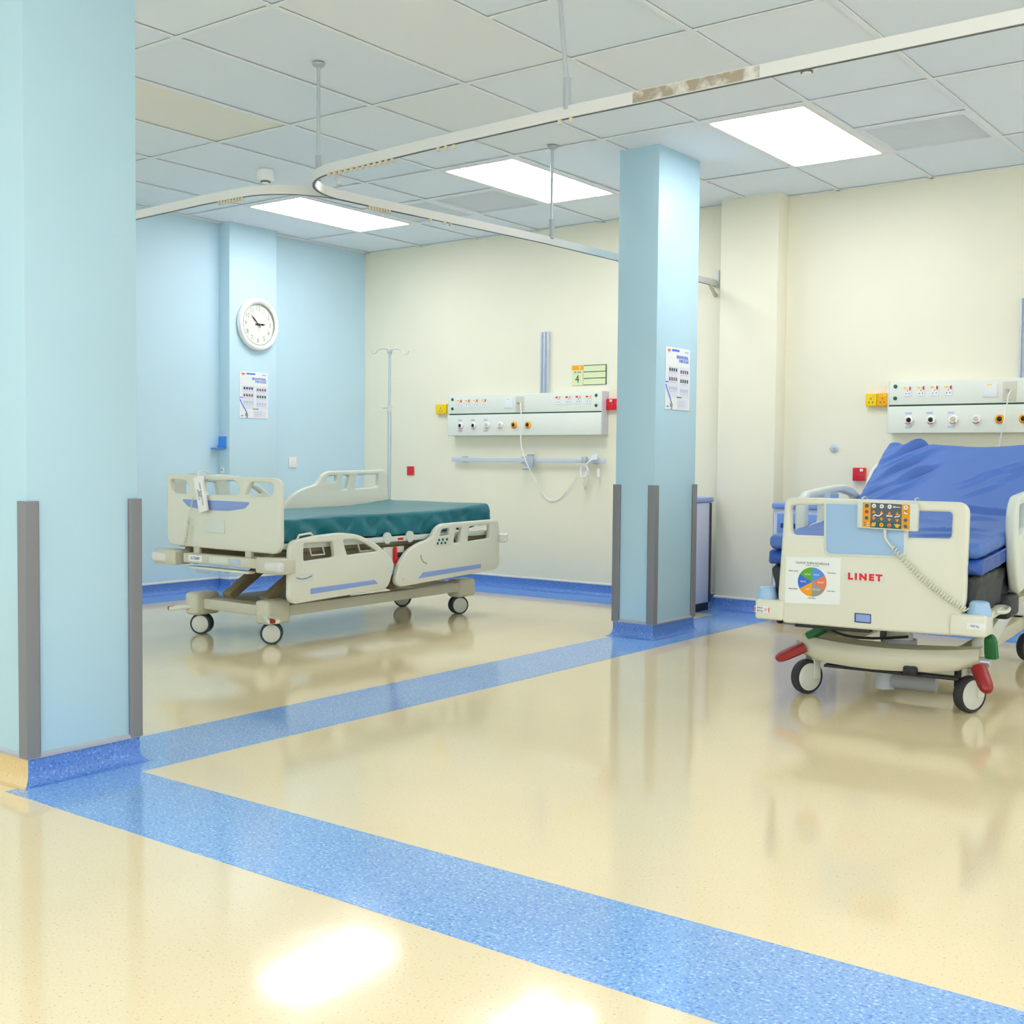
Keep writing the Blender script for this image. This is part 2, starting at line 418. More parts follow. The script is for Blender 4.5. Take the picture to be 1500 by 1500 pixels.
for i in range(I0+1, I1):
    if XB < i*0.6 < XR: MB().box((i*0.6-B, YF, H-0.002), (i*0.6+B, W, H+0.003)).build('grid_bar', 'grid', ceil)
for j in range(J0+1, J1+1):
    if YF < j*1.2 < W:
        for i in range(I0, I1):                          # short cross bars, cell by cell
            x0, x1 = max(i*0.6+B, XB), min(i*0.6+0.6-B, XR)
            if x1-x0 > 0.05: MB().box((x0, j*1.2-B, H-0.002), (x1, j*1.2+B, H+0.003)).build('grid_bar', 'grid', ceil)
for i, j in halves:
    MB().box((i*0.6+B, j*1.2+0.6-B, H-0.002), (i*0.6+0.6-B, j*1.2+0.6+B, H+0.003)).build('grid_bar', 'grid', ceil)
for k, (p0, p1) in enumerate((((XB, W), (XR, W)), ((XB, YF), (XB, W)))):       # wall angle
    if k == 0: MB().box((XB, W-0.02, H-0.002), (XR, W, H+0.003)).build('wall_angle', 'grid', ceil)
    else: MB().box((XB, YF, H-0.002), (XB+0.02, W, H+0.003)).build('wall_angle', 'grid', ceil)

seen = {(-1, 1): 'lit ceiling light panel above the green bed near the corner', (2, 1): 'lit ceiling light panel just left of the middle blue column',
        (5, 1): 'lit ceiling light panel right of the middle blue column'}
for i, j in lights:
    x0, y0 = i*0.6, j*1.2
    if x0+0.6 > XR or y0 < YF: continue
    t = thing('ceiling_light', seen.get((i, j), 'lit ceiling light panel elsewhere in the ward outside the frame'), 'ceiling light', (x0, y0, H), 0, 'ceiling light panels')
    f = MB()
    for lo, hi in (((0.008, 0.008), (0.592, 0.045)), ((0.008, 1.155), (0.592, 1.192)), ((0.008, 0.045), (0.042, 1.155)), ((0.558, 0.045), (0.592, 1.155))):
        f.box((*lo, -0.006), (*hi, 0.03), 0.003, 1)
    f.build('frame', 'lamp_frame', t)
    MB().box((0.042, 0.045, 0.0), (0.558, 1.155, 0.012)).build('diffuser', 'lamp', t)
vl = {(6, 1): 'grey square air vent beside the right light panel', (0, 1): 'grey square air vent beside the light panel nearest the corner',
      (1, 1): 'grey square air vent left of the middle light panel'}
for i, j in vents:
    t = thing('ceiling_vent', vl[(i, j)], 'air vent', (i*0.6, j*1.2+0.6, H), 0, 'ceiling vents')
    f = MB()
    for lo, hi in (((0.012, 0.012), (0.588, 0.04)), ((0.012, 0.56), (0.588, 0.588)), ((0.012, 0.04), (0.04, 0.56)), ((0.56, 0.04), (0.588, 0.56))):
        f.box((*lo, -0.004), (*hi, 0.02), 0.002, 1)
    f.build('frame', 'grille', t)
    MB().box((0.04, 0.04, 0.016), (0.56, 0.56, 0.02)).build('backing', 'grille', t)
    sl = MB()
    for k in range(26):
        y = 0.05+k*0.0196; sl.bar((0.04, y, 0.008), (0.56, y, 0.008), 0.011, 0.004)
    tag(sl.build('louvre_slats', 'grille', t), kind='stuff')

def detector(x, y, label, r, h):
    t = thing('smoke_detector', label, 'smoke detector', (x, y, H))
    MB().lathe([(r*0.9, 0.003), (r, -h*0.25), (r, -h*0.75), (r*0.8, -h)], (0, 0, 0), (0, 0, 1), 28).build('housing', 'white', t)
    MB().lathe([(r*0.55, -h), (r*0.55, -h-0.008)], (0, 0, 0), (0, 0, 1), 20).build('sensor_ring', 'track_slot', t)
    MB().lathe([(r*0.45, -h), (r*0.4, -h-0.014), (0, -h-0.016)], (0, 0, 0), (0, 0, 1), 20).build('sensor_cap', 'white', t)
detector(0.33, 0.60, 'tall white smoke detector above the left curtain track', 0.055, 0.065)
detector(3.82, 0.67, 'flat white smoke detector in front of the right light panel', 0.05, 0.028)
t = thing('sprinkler_head', 'small white sprinkler on the ceiling behind the track corner', 'sprinkler', (0.55, 1.02, H))
MB().lathe([(0.03, 0.003), (0.03, -0.006), (0.012, -0.01), (0.01, -0.035), (0.0, -0.036)], (0, 0, 0), (0, 0, 1), 16).build('body', 'white', t)
MB().lathe([(0.018, -0.036), (0.018, -0.039)], (0, 0, 0), (0, 0, 1), 16).build('deflector', 'steel', t)

# ------------------------------------------------------------------ curtain track hanging from the ceiling
ZT = 2.265; TH = 0.042; TW = 0.018
tr = thing('curtain_track', 'white curtain track forking in two, hung on rods from the ceiling', 'curtain track', (2.1, 0, ZT))
def sweep(path, w, h, z):
    mb = MB(); rows = []
    for i, p in enumerate(path):
        a = Vector(path[max(i-1, 0)]); b = Vector(path[min(i+1, len(path)-1)]); d = (b-a).normalized(); n = Vector((-d.y, d.x))
        q = Vector(p)
        rows.append([Vector((q.x+n.x*s*w/2-2.1, q.y+n.y*s*w/2, zz)) for s, zz in ((-1, z-h/2), (1, z-h/2), (1, z+h/2), (-1, z+h/2))])
    vr = mb.grid(rows, close=True); mb.bm.faces.new(vr[0]); mb.bm.faces.new(vr[-1]); return mb
def run(path, name):
    o = sweep(path, TW, TH, 0).build(name, 'track', tr, 30)
    sweep(path, TW*0.45, 0.003, -TH/2-0.001).build('slot', 'track_slot', o, 0)
pathA = [(6.6, -0.90), (5.1, -0.895), (4.5, -0.885), (3.6, -0.872), (2.9, -0.83)]+[(1.96+0.40+0.40*math.cos(math.radians(a))*1.0+0.0, -0.40+0.38*math.sin(math.radians(a))) for a in range(262, 175, -8)]+[(1.97, -0.25), (2.0, 0.1)]
run(pathA, 'right_track')
pathB = [(-0.6, -0.63), (0.73, -0.65), (1.35, -0.685)]+[(1.62+0.34*math.cos(math.radians(a)), -0.34+0.345*math.sin(math.radians(a))) for a in range(-90, 1, 9)]+[(1.97, -0.2), (2.0, 0.1)]
run(pathB, 'left_track')
run([(2.0, 0.1), (2.05, 0.55), (2.1, 1.1), (2.125, 1.8), (2.13, 2.4), (2.13, W)], 'wall_track')
sweep([(4.33, -0.8815-0.0095), (4.1, -0.8785-0.0095), (3.86, -0.8755-0.0095)], 0.0012, TH*0.9, 0).build('worn_patch', 'rust', tr)
gl = MB()
for p in ([(1.45+0.021*k, -0.684, 0) for k in range(9)]+[(1.975+0.0018*k, -0.2+0.018*k, 0) for k in range(8)]+[(2.3+0.035*k, -0.79-0.0019*k, 0) for k in range(12)]+
          [(2.95+0.04*k, -0.835, 0) for k in range(3)]+[(3.55, -0.871, 0), (3.6, -0.872, 0), (2.02, 0.2, 0), (2.03, 0.3, 0), (2.035, 0.34, 0)]):
    gl.box((p[0]-2.1-0.006, p[1]-0.006, -TH/2-0.016), (p[0]-2.1+0.006, p[1]+0.006, -TH/2+0.001))
tag(gl.build('gliders', 'glider', tr), kind='stuff')
for x, y in ((2.058, -0.62), (3.58, -0.871), (2.108, 1.149)):
    lean = -0.05 if x > 3 else 0.0
    r = MB().cyl((x-2.1, y, TH/2+0.06), (x-2.1+lean, y, H-ZT), 0.0085, 12).build('hanging_rod', 'steel', tr)
    MB().cyl((x-2.1, y, TH/2-0.01), (x-2.1, y, TH/2+0.1), 0.014, 12).build('sleeve', 'cap_grey', r)
    MB().lathe([(0.012, -0.02), (0.026, -0.012), (0.028, 0.0)], (x-2.1+lean, y, H-ZT), (0, 0, 1), 16).build('ceiling_cup', 'cap_grey', r)
MB().box((2.105-2.1, W-0.012, -0.03), (2.155-2.1, W, 0.09), 0.004).build('wall_bracket', 'track', tr)
MB().bar((0.03, W-0.10, -0.02), (0.03, W-0.004, -0.09), 0.02, 0.02, 0.004).build('wall_brace', 'bed_frame', tr)

# ------------------------------------------------------------------ things on the blue wall
t = thing('wall_clock', 'round white wall clock with arabic numerals on the blue pier', 'clock', (PX, 1.800, 2.05)); R = 0.2
MB().lathe([(R*0.93, 0.0), (R, 0.012), (R, 0.03), (R*0.96, 0.044), (R*0.9, 0.048), (R*0.84, 0.042), (R*0.8, 0.03)], (0, 0, 0), (1, 0, 0), 48, False).build('rim', 'white', t)
MB().lathe([(R*0.815, 0.036), (R*0.80, 0.040), (R*0.775, 0.034)], (0, 0, 0), (1, 0, 0), 48, False).build('chrome_ring', 'steel', t)
fc = MB().lathe([(R*0.82, 0.010), (R*0.82, 0.022)], (0, 0, 0), (1, 0, 0), 48).build('dial', 'clock_face', t)
for k in range(1, 13):
    a = math.radians(90-30*k); text('numeral', str(k), 0.052, (0.0228, 0.122*math.cos(a), 0.122*math.sin(a)), 'clock_ink', fc, '+x', 0.85)
def hand(name, ang, L, w, x):
    a = math.radians(90-ang); d = Vector((0, math.cos(a), math.sin(a))); n = Vector((0, -d.z, d.y))
    mb = MB()
    for x0 in (x,):
        mb.poly([Vector((x0, 0, 0))-d*0.03-n*w*0.5, Vector((x0, 0, 0))-n*w*0.35, Vector((x0, 0, 0))+d*L*0.6-n*w*0.7, Vector((x0, 0, 0))+d*L, Vector((x0, 0, 0))+d*L*0.6+n*w*0.7, Vector((x0, 0, 0))+n*w*0.35, Vector((x0, 0, 0))-d*0.03+n*w*0.5])
    bmesh.ops.solidify(mb.bm, geom=mb.bm.faces[:], thickness=0.001)
    mb.build(name, 'ink', t, 0)
hand('hour_hand', 87, 0.075, 0.010, 0.026); hand('minute_hand', 313, 0.105, 0.008, 0.029); hand('second_hand', 180, 0.07, 0.002, 0.031)
MB().lathe([(0.008, 0.02), (0.008, 0.034), (0, 0.036)], (0, 0, 0), (1, 0, 0), 16).build('hub', 'ink', t)

def poster(loc, label, w=0.288, h=0.357):
    """print laid out on a board facing +x; u to the right, v down, both 0..1"""
    t = thing('poster', label, 'poster', loc, 0, 'pain scale posters')
    MB().box((0, 0, 0), (0.004, w, h), 0.001, 1).build('board', 'paper', t)
    def q(mb, u0, v0, u1, v1, x=0.0046): mb.poly([(x, u0*w, h-v1*h), (x, u1*w, h-v1*h), (x, u1*w, h-v0*h), (x, u0*w, h-v0*h)])
    def blocks(name, m, L, x=0.0046):
        mb = MB()
        for b in L: q(mb, *b, x)
        mb.build(name, m, t, 0, recalc=False)
    blocks('print_panels', 'paper_lilac', [(0.10, 0.30, 0.52, 0.80), (0.56, 0.30, 0.97, 0.80), (0.48, 0.82, 0.93, 0.98)])
    blocks('header_bar', 'ink_blue', [(0.24, 0.025, 0.55, 0.06)])
    blocks('emblem', 'pie_coral', [(0.07, 0.03, 0.19, 0.065)]); blocks('emblem_base', 'ink_pale', [(0.09, 0.068, 0.17, 0.085)]); blocks('corner_mark', 'ink_pale', [(0.78, 0.04, 0.93, 0.07)])
    text('title', 'BEHAVIOURAL', 0.026, (0.005, w*0.68, h*0.855), 'ink_blue', t, '+x', 0.82, 0.0006)
    text('title', 'PAIN SCALE', 0.026, (0.005, w*0.74, h*0.795), 'ink_blue', t, '+x', 0.82, 0.0006)
    for (u0, v0, m) in ((0.14, 0.33, 'ink'), (0.60, 0.35, 'ink_brown'), (0.14, 0.48, 'ink_brown'), (0.60, 0.50, 'ink_green'), (0.14, 0.63, 'ink_pale'), (0.60, 0.66, 'ink_pale')):
        blocks('figure_row', m, [(u0+0.088*k, v0, u0+0.06+0.088*k, v0+0.055) for k in range(4)], 0.005)
        blocks('caption_row', 'ink_pale', [(u0, v0+0.075, u0+0.33, v0+0.083)], 0.005)
    blocks('note_lines', 'ink_pale', [(0.52, 0.85+0.022*k, 0.78, 0.856+0.022*k) for k in range(5)], 0.005)
    blocks('note_heading', 'ink', [(0.46, 0.79, 0.66, 0.805)], 0.005)
    P = [(0.0, 0.60), (0.03, 0.66), (0.09, 0.73), (0.16, 0.80), (0.22, 0.88), (0.245, 0.94), (0.235, 1.0)]
    mb = MB()
    for (a, b), (c, d) in zip(P, P[1:]): mb.poly([(0.0054, a*w, h-b*h), (0.0054, (a+0.04)*w, h-b*h), (0.0054, (c+0.04)*w, h-d*h), (0.0054, c*w, h-d*h)])
    mb.build('ribbon', 'ink_blue', t, 0)
    blocks('ribbon_knot', 'pie_grey', [(0.19, 0.90, 0.29, 0.96)], 0.0056); blocks('ribbon_bow', 'ink_blue', [(0.0, 0.55, 0.12, 0.57)], 0.0052)
    blocks('footer_mark', 'ink_blue', [(0.05, 0.945, 0.13, 0.965)])
poster((PX, 1.630, 1.324), 'white pain scale poster below the round clock')
poster((2.612, 1.578, 1.322), 'white pain scale poster on the middle blue column')

def wall_switch(x, y, z, label):
    t = thing('wall_switch', label, 'switch', (x, y, z))
    MB().box((0, 0, 0), (0.012, 0.083, 0.088), 0.003).build('plate', 'white', t)
    MB().box((0.011, 0.03, 0.03), (0.016, 0.053, 0.06), 0.001, 1).build('rocker', 'plate', t)
wall_switch(XB, 2.245, 0.939, 'white wall switch on the blue wall above the green bed')
t = thing('wall_outlet', 'tiny white outlet on the side of the blue pier', 'outlet', (-1.205, PY0, 0.90))
MB().box((-0.02, -0.012, 0), (0.02, 0, 0.045), 0.003).build('plate', 'white', t); MB().cyl((0, -0.012, 0.022), (0, -0.018, 0.022), 0.008, 12).build('button', 'cap_grey', t)
t = thing('wall_holder', 'bright blue plastic wall holder beside the clock pier', 'holder', (-1.21, PY0, 1.085))
MB().box((-0.045, -0.008, 0.0), (0.045, 0, 0.095), 0.002).build('back_plate', 'bracket_blue', t)
MB().box((-0.045, -0.085, 0.0), (0.045, -0.006, 0.008), 0.002).build('shelf', 'bracket_blue', t)
MB().box((-0.045, -0.02, 0.006), (0.045, -0.008, 0.03), 0.002).build('lip', 'bracket_blue', t)

# ------------------------------------------------------------------ bed-head service units on the cream wall
def outlet_socket(t, x, z, y, lab, sw):
    s = MB().box((x-0.022, y-0.004, z-0.035), (x+0.022, y+0.002, z+0.022), 0.001, 1).build('power_socket', 'plate', t)
    MB().box((x-0.024, y-0.006, z+0.012), (x-0.004, y-0.003, z+0.024)).build('label_strip', lab, s)
    MB().box((x+0.010, y-0.008, z+0.004), (x+0.020, y-0.003, z+0.026), 0.001, 1).build('rocker', sw, s)
    h = MB()
    for dx, dz in ((0, 0.0), (-0.010, -0.018), (0.010, -0.018)): h.box((x+dx-0.0022, y-0.0046, z+dz-0.004), (x+dx+0.0022, y-0.0035, z+dz+0.004))
    h.build('pin_holes', 'ink', s)
def gas_outlet(t, x, z, y, ring, core):
    r = MB().lathe([(0.027, 0), (0.027, 0.012), (0.022, 0.018), (0.016, 0.018), (0.015, 0.010)], (x, y, z), (0, -1, 0), 24, False).build('gas_outlet', ring, t)
    MB().lathe([(0.0155, 0.0), (0.0155, 0.013), (0.006, 0.015), (0.006, 0.020), (0, 0.021)], (x, y, z), (0, -1, 0), 20).build('socket_core', core, r)
    mb = MB(); P = arc((0, 0), 0.0205, 225, 315, 6); Q = arc((0, 0), 0.026, 225, 315, 6)
    mb.grid([[(x+a, y-0.0188, z+b) for a, b in P], [(x+a, y-0.0165, z+b) for a, b in Q]]); mb.build('red_mark', 'red', r)
def headwall(x0, label, cordpts, socks, right=True):
    L, D = 1.475, 0.085; z0, zm, z1 = 1.212, 1.385, 1.535; y = -D
    t = thing('headwall_unit', label, 'headwall unit', (x0, W, 0), 0, 'bed head service units')
    MB().box((0, -D, zm+0.004), (L, 0, z1), 0.004).build('upper_panel', 'unit', t)
    MB().box((0, -D-0.006, z0), (L, 0, zm-0.006), 0.004).build('lower_panel', 'unit', t)
    MB().box((0.006, -D+0.012, zm-0.008), (L-0.006, 0, zm+0.006)).build('groove', 'ink_green', t)
    MB().box((L, -D-0.004, z0-0.002), (L+0.006, 0, z1+0.002), 0.002).build('end_cap', 'unit_end', t)
    MB().box((-0.006, -D-0.004, z0-0.002), (0, 0, z1+0.002), 0.002).build('end_cap', 'unit', t)
    for x in (0.04, L-0.05):
        for z in (1.43, 1.505): MB().lathe([(0.0125, 0), (0.0125, 0.003), (0.008, 0.005), (0, 0.005)], (x, y, z), (0, -1, 0), 16).build('status_lamp', 'ink_green', t)
    for k in range(4): outlet_socket(t, 0.118+0.083*k, 1.475, y, 'yellow', 'red')
    for k in range(4): outlet_socket(t, 1.085+0.092*k, 1.48, y, 'red', 'amber')
    sp = MB().box((0.57, y-0.006, 1.425), (0.655, y+0.002, 1.505), 0.003).build('data_plate', 'plate', t)
    MB().box((0.595, y-0.0075, 1.494), (0.622, y-0.005, 1.501)).build('label_strip', 'yellow', sp)
    cp = MB().box((0.685, y-0.006, 1.40), (0.76, y+0.002, 1.515), 0.002).build('call_plate', 'plate_beige', t)
    MB().cyl((0.712, y-0.005, 1.462), (0.712, y-0.02, 1.462), 0.011, 12).build('call_jack', 'cap_grey', cp)
    for k in range(6):
        gas_outlet(t, 0.134+0.135*k, 1.292, y-0.006, 'white' if k < 4 else 'amber', 'black' if k in (0, 1, 4, 5) else 'plate_beige')
    lb = MB()
    for x, z in ((0.128, 1.335), (0.388, 1.335), (0.128, 1.248), (0.388, 1.248), (0.258, 1.335)): lb.box((x-0.02, y-0.0072, z-0.007), (x+0.02, y-0.005, z+0.007))
    tag(lb.build('outlet_labels', 'ink_pale', t), kind='stuff')
    MB().tube(cordpts, 0.0042, 8).build('call_cord', 'white', t)
    return t
def smooth(pts, n=6):
    P = [Vector(p) for p in pts]; out = []
    for i in range(len(P)-1):
        a, b, c, d = P[max(i-1, 0)], P[i], P[i+1], P[min(i+2, len(P)-1)]
        for k in range(n):
            s = k/n; out.append(0.5*((2*b)+(c-a)*s+(2*a-5*b+4*c-d)*s*s+(3*b-a-3*c+d)*s**3))
    out.append(P[-1]); return out
X1 = -0.223; X2 = 3.392
def wp(u, v, x0, off): p = WF.at(u, v, 1, W-off); return (p.x-x0, -off, p.z)
c1 = [wp(762, 590, X1, 0.105), wp(763, 600, X1, 0.125), wp(764, 620, X1, 0.125), wp(763, 638, X1, 0.11), wp(764, 655, X1, 0.115), wp(773, 682, X1, 0.12), wp(785, 705, X1, 0.07), wp(795, 722, X1, 0.012), wp(806, 733, X1, 0.01), wp(822, 728, X1, 0.01), wp(845, 700, X1, 0.02)]
headwall(X1, 'long cream headwall unit of outlets beside the number 4 sign', smooth(c1), None)
c2 = [wp(1481, 572, X2, 0.11), wp(1477, 580, X2, 0.14), wp(1474, 600, X2, 0.13), wp(1469, 625, X2, 0.13), wp(1465, 645, X2, 0.08), wp(1459, 690, X2, 0.05)]
headwall(X2, 'long cream headwall unit above the blue mattress bed', smooth(c2), None)

def channel(x0, x1, z0, z1, label):
    t = thing('mounting_rail', label, 'mounting rail', (x0, W, z0), 0, 'vertical mounting rails')
    w = x1-x0
    MB().box((0, -0.012, 0), (w, 0, z1-z0), 0.001, 1).build('channel_back', 'alu', t)
    for a, b in ((0, 0.012), (w-0.012, w), (w*0.42, w*0.58)): MB().box((a, -0.028, 0), (b, -0.01, z1-z0), 0.002).build('channel_rib', 'alu', t)
    for z in (0.04, (z1-z0)*0.5, z1-z0-0.04): MB().cyl((w*0.3, -0.011, z), (w*0.3, -0.015, z), 0.006, 10).build('screw', 'steel', t)
channel(0.645, 0.722, 1.537, 2.01, 'grey vertical mounting rail above the number 4 unit')
channel(4.145, 4.222, 1.537, 2.013, 'grey vertical mounting rail at the right edge of the picture')

t = thing('equipment_rail', 'horizontal metal equipment rail below the number 4 headwall unit', 'wall rail', (-0.222, W, 1.0))
MB().box((0, -0.045, 0), (1.48, -0.035, 0.035), 0.002).build('rail_bar', 'alu', t)
for x in (0.12, 0.72, 1.38): MB().box((x-0.02, -0.035, -0.004), (x+0.02, 0, 0.045), 0.003).build('stand_off', 'cap_grey', t)
p = WF.at(776, 674, 1, W-0.06)
t = thing('rail_clamp', 'silver clamp holder on the middle of the equipment rail', 'clamp', (p.x, W, 0.965))
MB().box((-0.035, -0.075, 0.0), (0.035, -0.046, 0.085), 0.004).build('clamp_body', 'steel', t)
MB().cyl((-0.045, -0.085, -0.01), (0.03, -0.085, -0.01), 0.014, 14).build('clamp_knob', 'steel', t)
MB().box((-0.02, -0.07, 0.085), (0.02, -0.03, 0.10), 0.003).build('clamp_hook', 'cap_grey', t)
p = WF.at(858, 690, 1, W-0.07)
t = thing('suction_set', 'pale suction bottle with coiled tubing hanging from the equipment rail', 'suction set', (p.x, W-0.07, 0.80))
MB().box((-0.035, -0.012, 0.20), (0.005, 0.020, 0.25), 0.004).build('rail_hook', 'steel', t)
MB().lathe([(0.0, 0.0), (0.02, 0.0), (0.024, 0.02), (0.024, 0.09), (0.015, 0.11), (0.012, 0.13)], (0.0, 0, 0.03), (0, 0, 1), 16).build('bottle', 'bed_cream', t)
MB().lathe([(0.013, 0.0), (0.013, 0.035)], (0.0, 0, 0.0), (0, 0, 1), 12).build('bottle_valve', 'plate_beige', t)
MB().tube([(0.04*math.cos(a)*(0.8+0.2*math.sin(a*0.37)), -0.02+0.012*math.sin(a*0.5), 0.14+0.045*math.sin(a)) for a in [k*0.35 for k in range(60)]], 0.004, 6).build('tubing', 'white', t)
MB().tube(smooth([(0.06, 0.0, 0.235), (0.03, -0.03, 0.20), (-0.02, -0.02, 0.155), (-0.03, -0.01, 0.10)]), 0.005, 8).build('feed_tube', 'white', t)
MB().cyl((0.095, 0.03, 0.10), (0.09, 0.03, 0.16), 0.011, 12).build('spare_nozzle', 'white', t)
MB().box((0.05, -0.004, 0.225), (0.10, 0.022, 0.265), 0.003).build('outlet_tab', 'plate', t)

t = thing('bed_sign', 'lime bed number sign reading 4 beside the column', 'sign', (0.932, W, 1.59))
MB().box((0, -0.008, 0), (0.098, 0, 0.148), 0.001, 1).build('number_card', 'sign_lime', t)
MB().box((-0.002, -0.0095, 0.115), (0.1, -0.007, 0.150)).build('orange_header', 'amber', t)
text('header_letter', 'B', 0.03, (0.07, -0.0099, 0.132), 'paper', t, '-y')
text('numeral', '4', 0.085, (0.048, -0.009, 0.045), 'ink_green', t, '-y', 0.85)
text('caption', 'No. Katil', 0.019, (0.05, -0.009, 0.099), 'ink_green', t, '-y', 0.9)
MB().box((0.103, -0.006, 0), (0.306, 0, 0.15), 0.001, 1).build('holder_back', 'ink_green', t)
for k in range(3): MB().box((0.103, -0.010, 0.003+k*0.049), (0.30, -0.004, 0.046+k*0.049), 0.001, 1).build('name_slot', 'sign_lime', t)

def socket_box(x, z, w, h, m, label, cat='wall socket', d=0.035, pins=True, second=None):
    t = thing('wall_socket', label, cat, (x, W, z))
    n = 2 if second else 1
    for k in range(n):
        ww = w/n; b = MB().box((k*ww+0.001, -d, 0), (k*ww+ww-0.001, 0, h), 0.004).build('socket_box', m if k == 0 else second, t)
        if pins:
            q = MB()
            for dx, dz in ((0, 0.012), (-0.012, -0.012), (0.012, -0.012)): q.box((k*ww+ww/2+dx-0.003, -d-0.001, h*0.45+dz-0.005), (k*ww+ww/2+dx+0.003, -d+0.002, h*0.45+dz+0.005))
            q.build('pin_holes', 'red_pedal' if m == 'red' else 'ink', b)
            MB().box((k*ww+ww*0.62, -d-0.004, h*0.72), (k*ww+ww*0.85, -d+0.001, h*0.92), 0.001, 1).build('rocker', 'plate' if m == 'red' else m, b)
    return t
socket_box(-0.408, 1.394, 0.118, 0.079, 'yellow', 'yellow wall socket left of the number 4 headwall unit')
socket_box(1.240, 1.397, 0.16, 0.083, 'red', 'double red wall socket between headwall unit and column', second='red')
socket_box(3.222, 1.386, 0.146, 0.082, 'yellow', 'yellow and orange double wall socket near the right headwall unit', second='amber')
socket_box(3.147, 0.906, 0.082, 0.085, 'red', 'red wall socket beside the raised blue mattress')
socket_box(-0.743, 0.881, 0.077, 0.076, 'red', 'plain red wall plate behind the green bed', 'wall plate', 0.012, False)
t = thing('wall_fitting', 'small round grey fitting on the cream wall near the pilaster', 'wall fitting', (3.008, W, 1.119))
MB().lathe([(0.028, 0), (0.028, 0.01), (0.02, 0.016), (0, 0.016)], (0, 0, 0), (0, -1, 0), 20).build('disc', 'alu', t)
MB().lathe([(0.01, 0.016), (0.01, 0.022), (0, 0.022)], (0.006, 0, -0.006), (0, -1, 0), 12).build('keyhole', 'cap_grey', t)

# ------------------------------------------------------------------ lockers by the wall
t = thing('bedside_locker', 'lilac bedside locker with blue top behind the middle column', 'locker', (2.225, 2.50, 0))
MB().box((-0.42, 0.0, 0.055), (0, 0.44, 0.745), 0.012).build('body', 'locker_lilac', t)
MB().box((-0.44, -0.012, 0.745), (0.012, 0.452, 0.778), 0.010).build('top', 'accent_blue', t)
MB().box((-0.40, 0.02, 0.004), (-0.006, 0.42, 0.055)).build('plinth', 'black', t)
MB().box((-0.0005, 0.405, 0.06), (0.004, 0.435, 0.74), 0.001, 1).build('rear_trim', 'charcoal', t)  # dark strip painted in for the shading at the back of the side
MB().box((-0.40, -0.014, 0.42), (-0.02, 0.0, 0.73), 0.004).build('door', 'accent_blue', t)
t = thing('bedside_locker', 'light blue bedside locker seen behind the chart bed', 'locker', (2.832, 2.60, 0))
MB().box((0, 0.0, 0.06), (0.46, 0.42, 0.73), 0.006).build('body', 'locker_lilac', t)
MB().box((-0.01, -0.012, 0.73), (0.47, 0.43, 0.765), 0.008).build('top', 'locker_blue', t)
d = MB().box((0.03, -0.016, 0.575), (0.43, 0.0, 0.70), 0.004).build('drawer', 'locker_blue', t); MB().box((0.06, -0.03, 0.61), (0.40, -0.015, 0.64), 0.003).build('drawer_pull', 'navy', d)
d = MB().box((0.03, -0.016, 0.07), (0.43, 0.0, 0.56), 0.004).build('door', 'locker_deep', t); MB().box((0.38, -0.03, 0.30), (0.40, -0.015, 0.42), 0.003).build('door_handle', 'cap_grey', d)
for x in (0.04, 0.42):
    for y in (0.04, 0.38): MB().cyl((x-0.012, y, 0.03), (x+0.012, y, 0.03), 0.03, 16).build('castor', 'rubber', t)

# ------------------------------------------------------------------ mattresses
def mattress(name, path, hw, th, r, wrinkle, m, parent, foot_r=0.05, ncs=14):
    """path: list of (y, z) of the top surface; cross-section is a rounded slab of half-width hw"""
    cs = []
    def seg(a, b, n): cs.extend([(a[0]+(b[0]-a[0])*k/n, a[1]+(b[1]-a[1])*k/n) for k in range(n)])
    def cor(cx, cz, a0): cs.extend([(cx+r*math.cos(math.radians(a0-90*k/5)), cz+r*math.sin(math.radians(a0-90*k/5))) for k in range(5)])
    seg((-hw, -th+r), (-hw, -r), 6); cor(-hw+r, -r, 180); seg((-hw+r, 0), (hw-r, 0), 84); cor(hw-r, -r, 90)
    seg((hw, -r), (hw, -th+r), 6); cor(hw-r, -th+r, 0); seg((hw-r, -th), (-hw+r, -th), 8); cor(-hw+r, -th+r, 270)
    P = [Vector((0, y, z)) for y, z in path]; rows = []; N = len(P)
    T = [(P[min(i+1, N-1)]-P[max(i-1, 0)]).normalized() for i in range(N)]
    st = []
    for k in range(5):                                    # rounded ends
        a = math.radians(90-18*k); st.append((P[0]-T[0]*(foot_r*math.sin(a)), T[0], foot_r*(1-math.cos(a))))
    st += [(P[i], T[i], 0) for i in range(N)]
    for k in range(1, 6):
        a = math.radians(18*k); st.append((P[-1]+T[-1]*(foot_r*math.sin(a)), T[-1], foot_r*(1-math.cos(a))))
    for p, t, ins in st:
        nrm = Vector((0, -t.z, t.y)); row = []
        kx = (hw-ins)/hw; kn = (th/2-ins*0.7)/(th/2)
        for x, n in cs:
            nn = -th/2+(n+th/2)*kn; q = p+nrm*nn+Vector((x*kx, 0, 0))
            ox = 1 if x > hw-1e-4-r*0.5 else (-1 if x < -hw+r*0.5 else 0)
            dv = wrinkle(q, x, n)
            q += (nrm*dv if not ox else Vector((ox*dv, 0, 0)))
            row.append(q)
        rows.append(row)
    mb = MB(); vr = mb.grid(rows, close=True); mb.bm.faces.new(vr[0]); mb.bm.faces.new(vr[-1])
    return mb.build(name, m, parent, 60)
def respath(pts, n):
    S = smooth([(0, y, z) for y, z in pts], 12); L = [0]
    for a, b in zip(S, S[1:]): L.append(L[-1]+(b-a).length)
    out = []; i = 0
    for k in range(n+1):
        s = L[-1]*k/n
        while i < len(L)-2 and L[i+1] < s: i += 1
        f = (s-L[i])/max(1e-9, L[i+1]-L[i]); q = S[i].lerp(S[i+1], min(f, 1)); out.append((q.y, q.z))
    return out

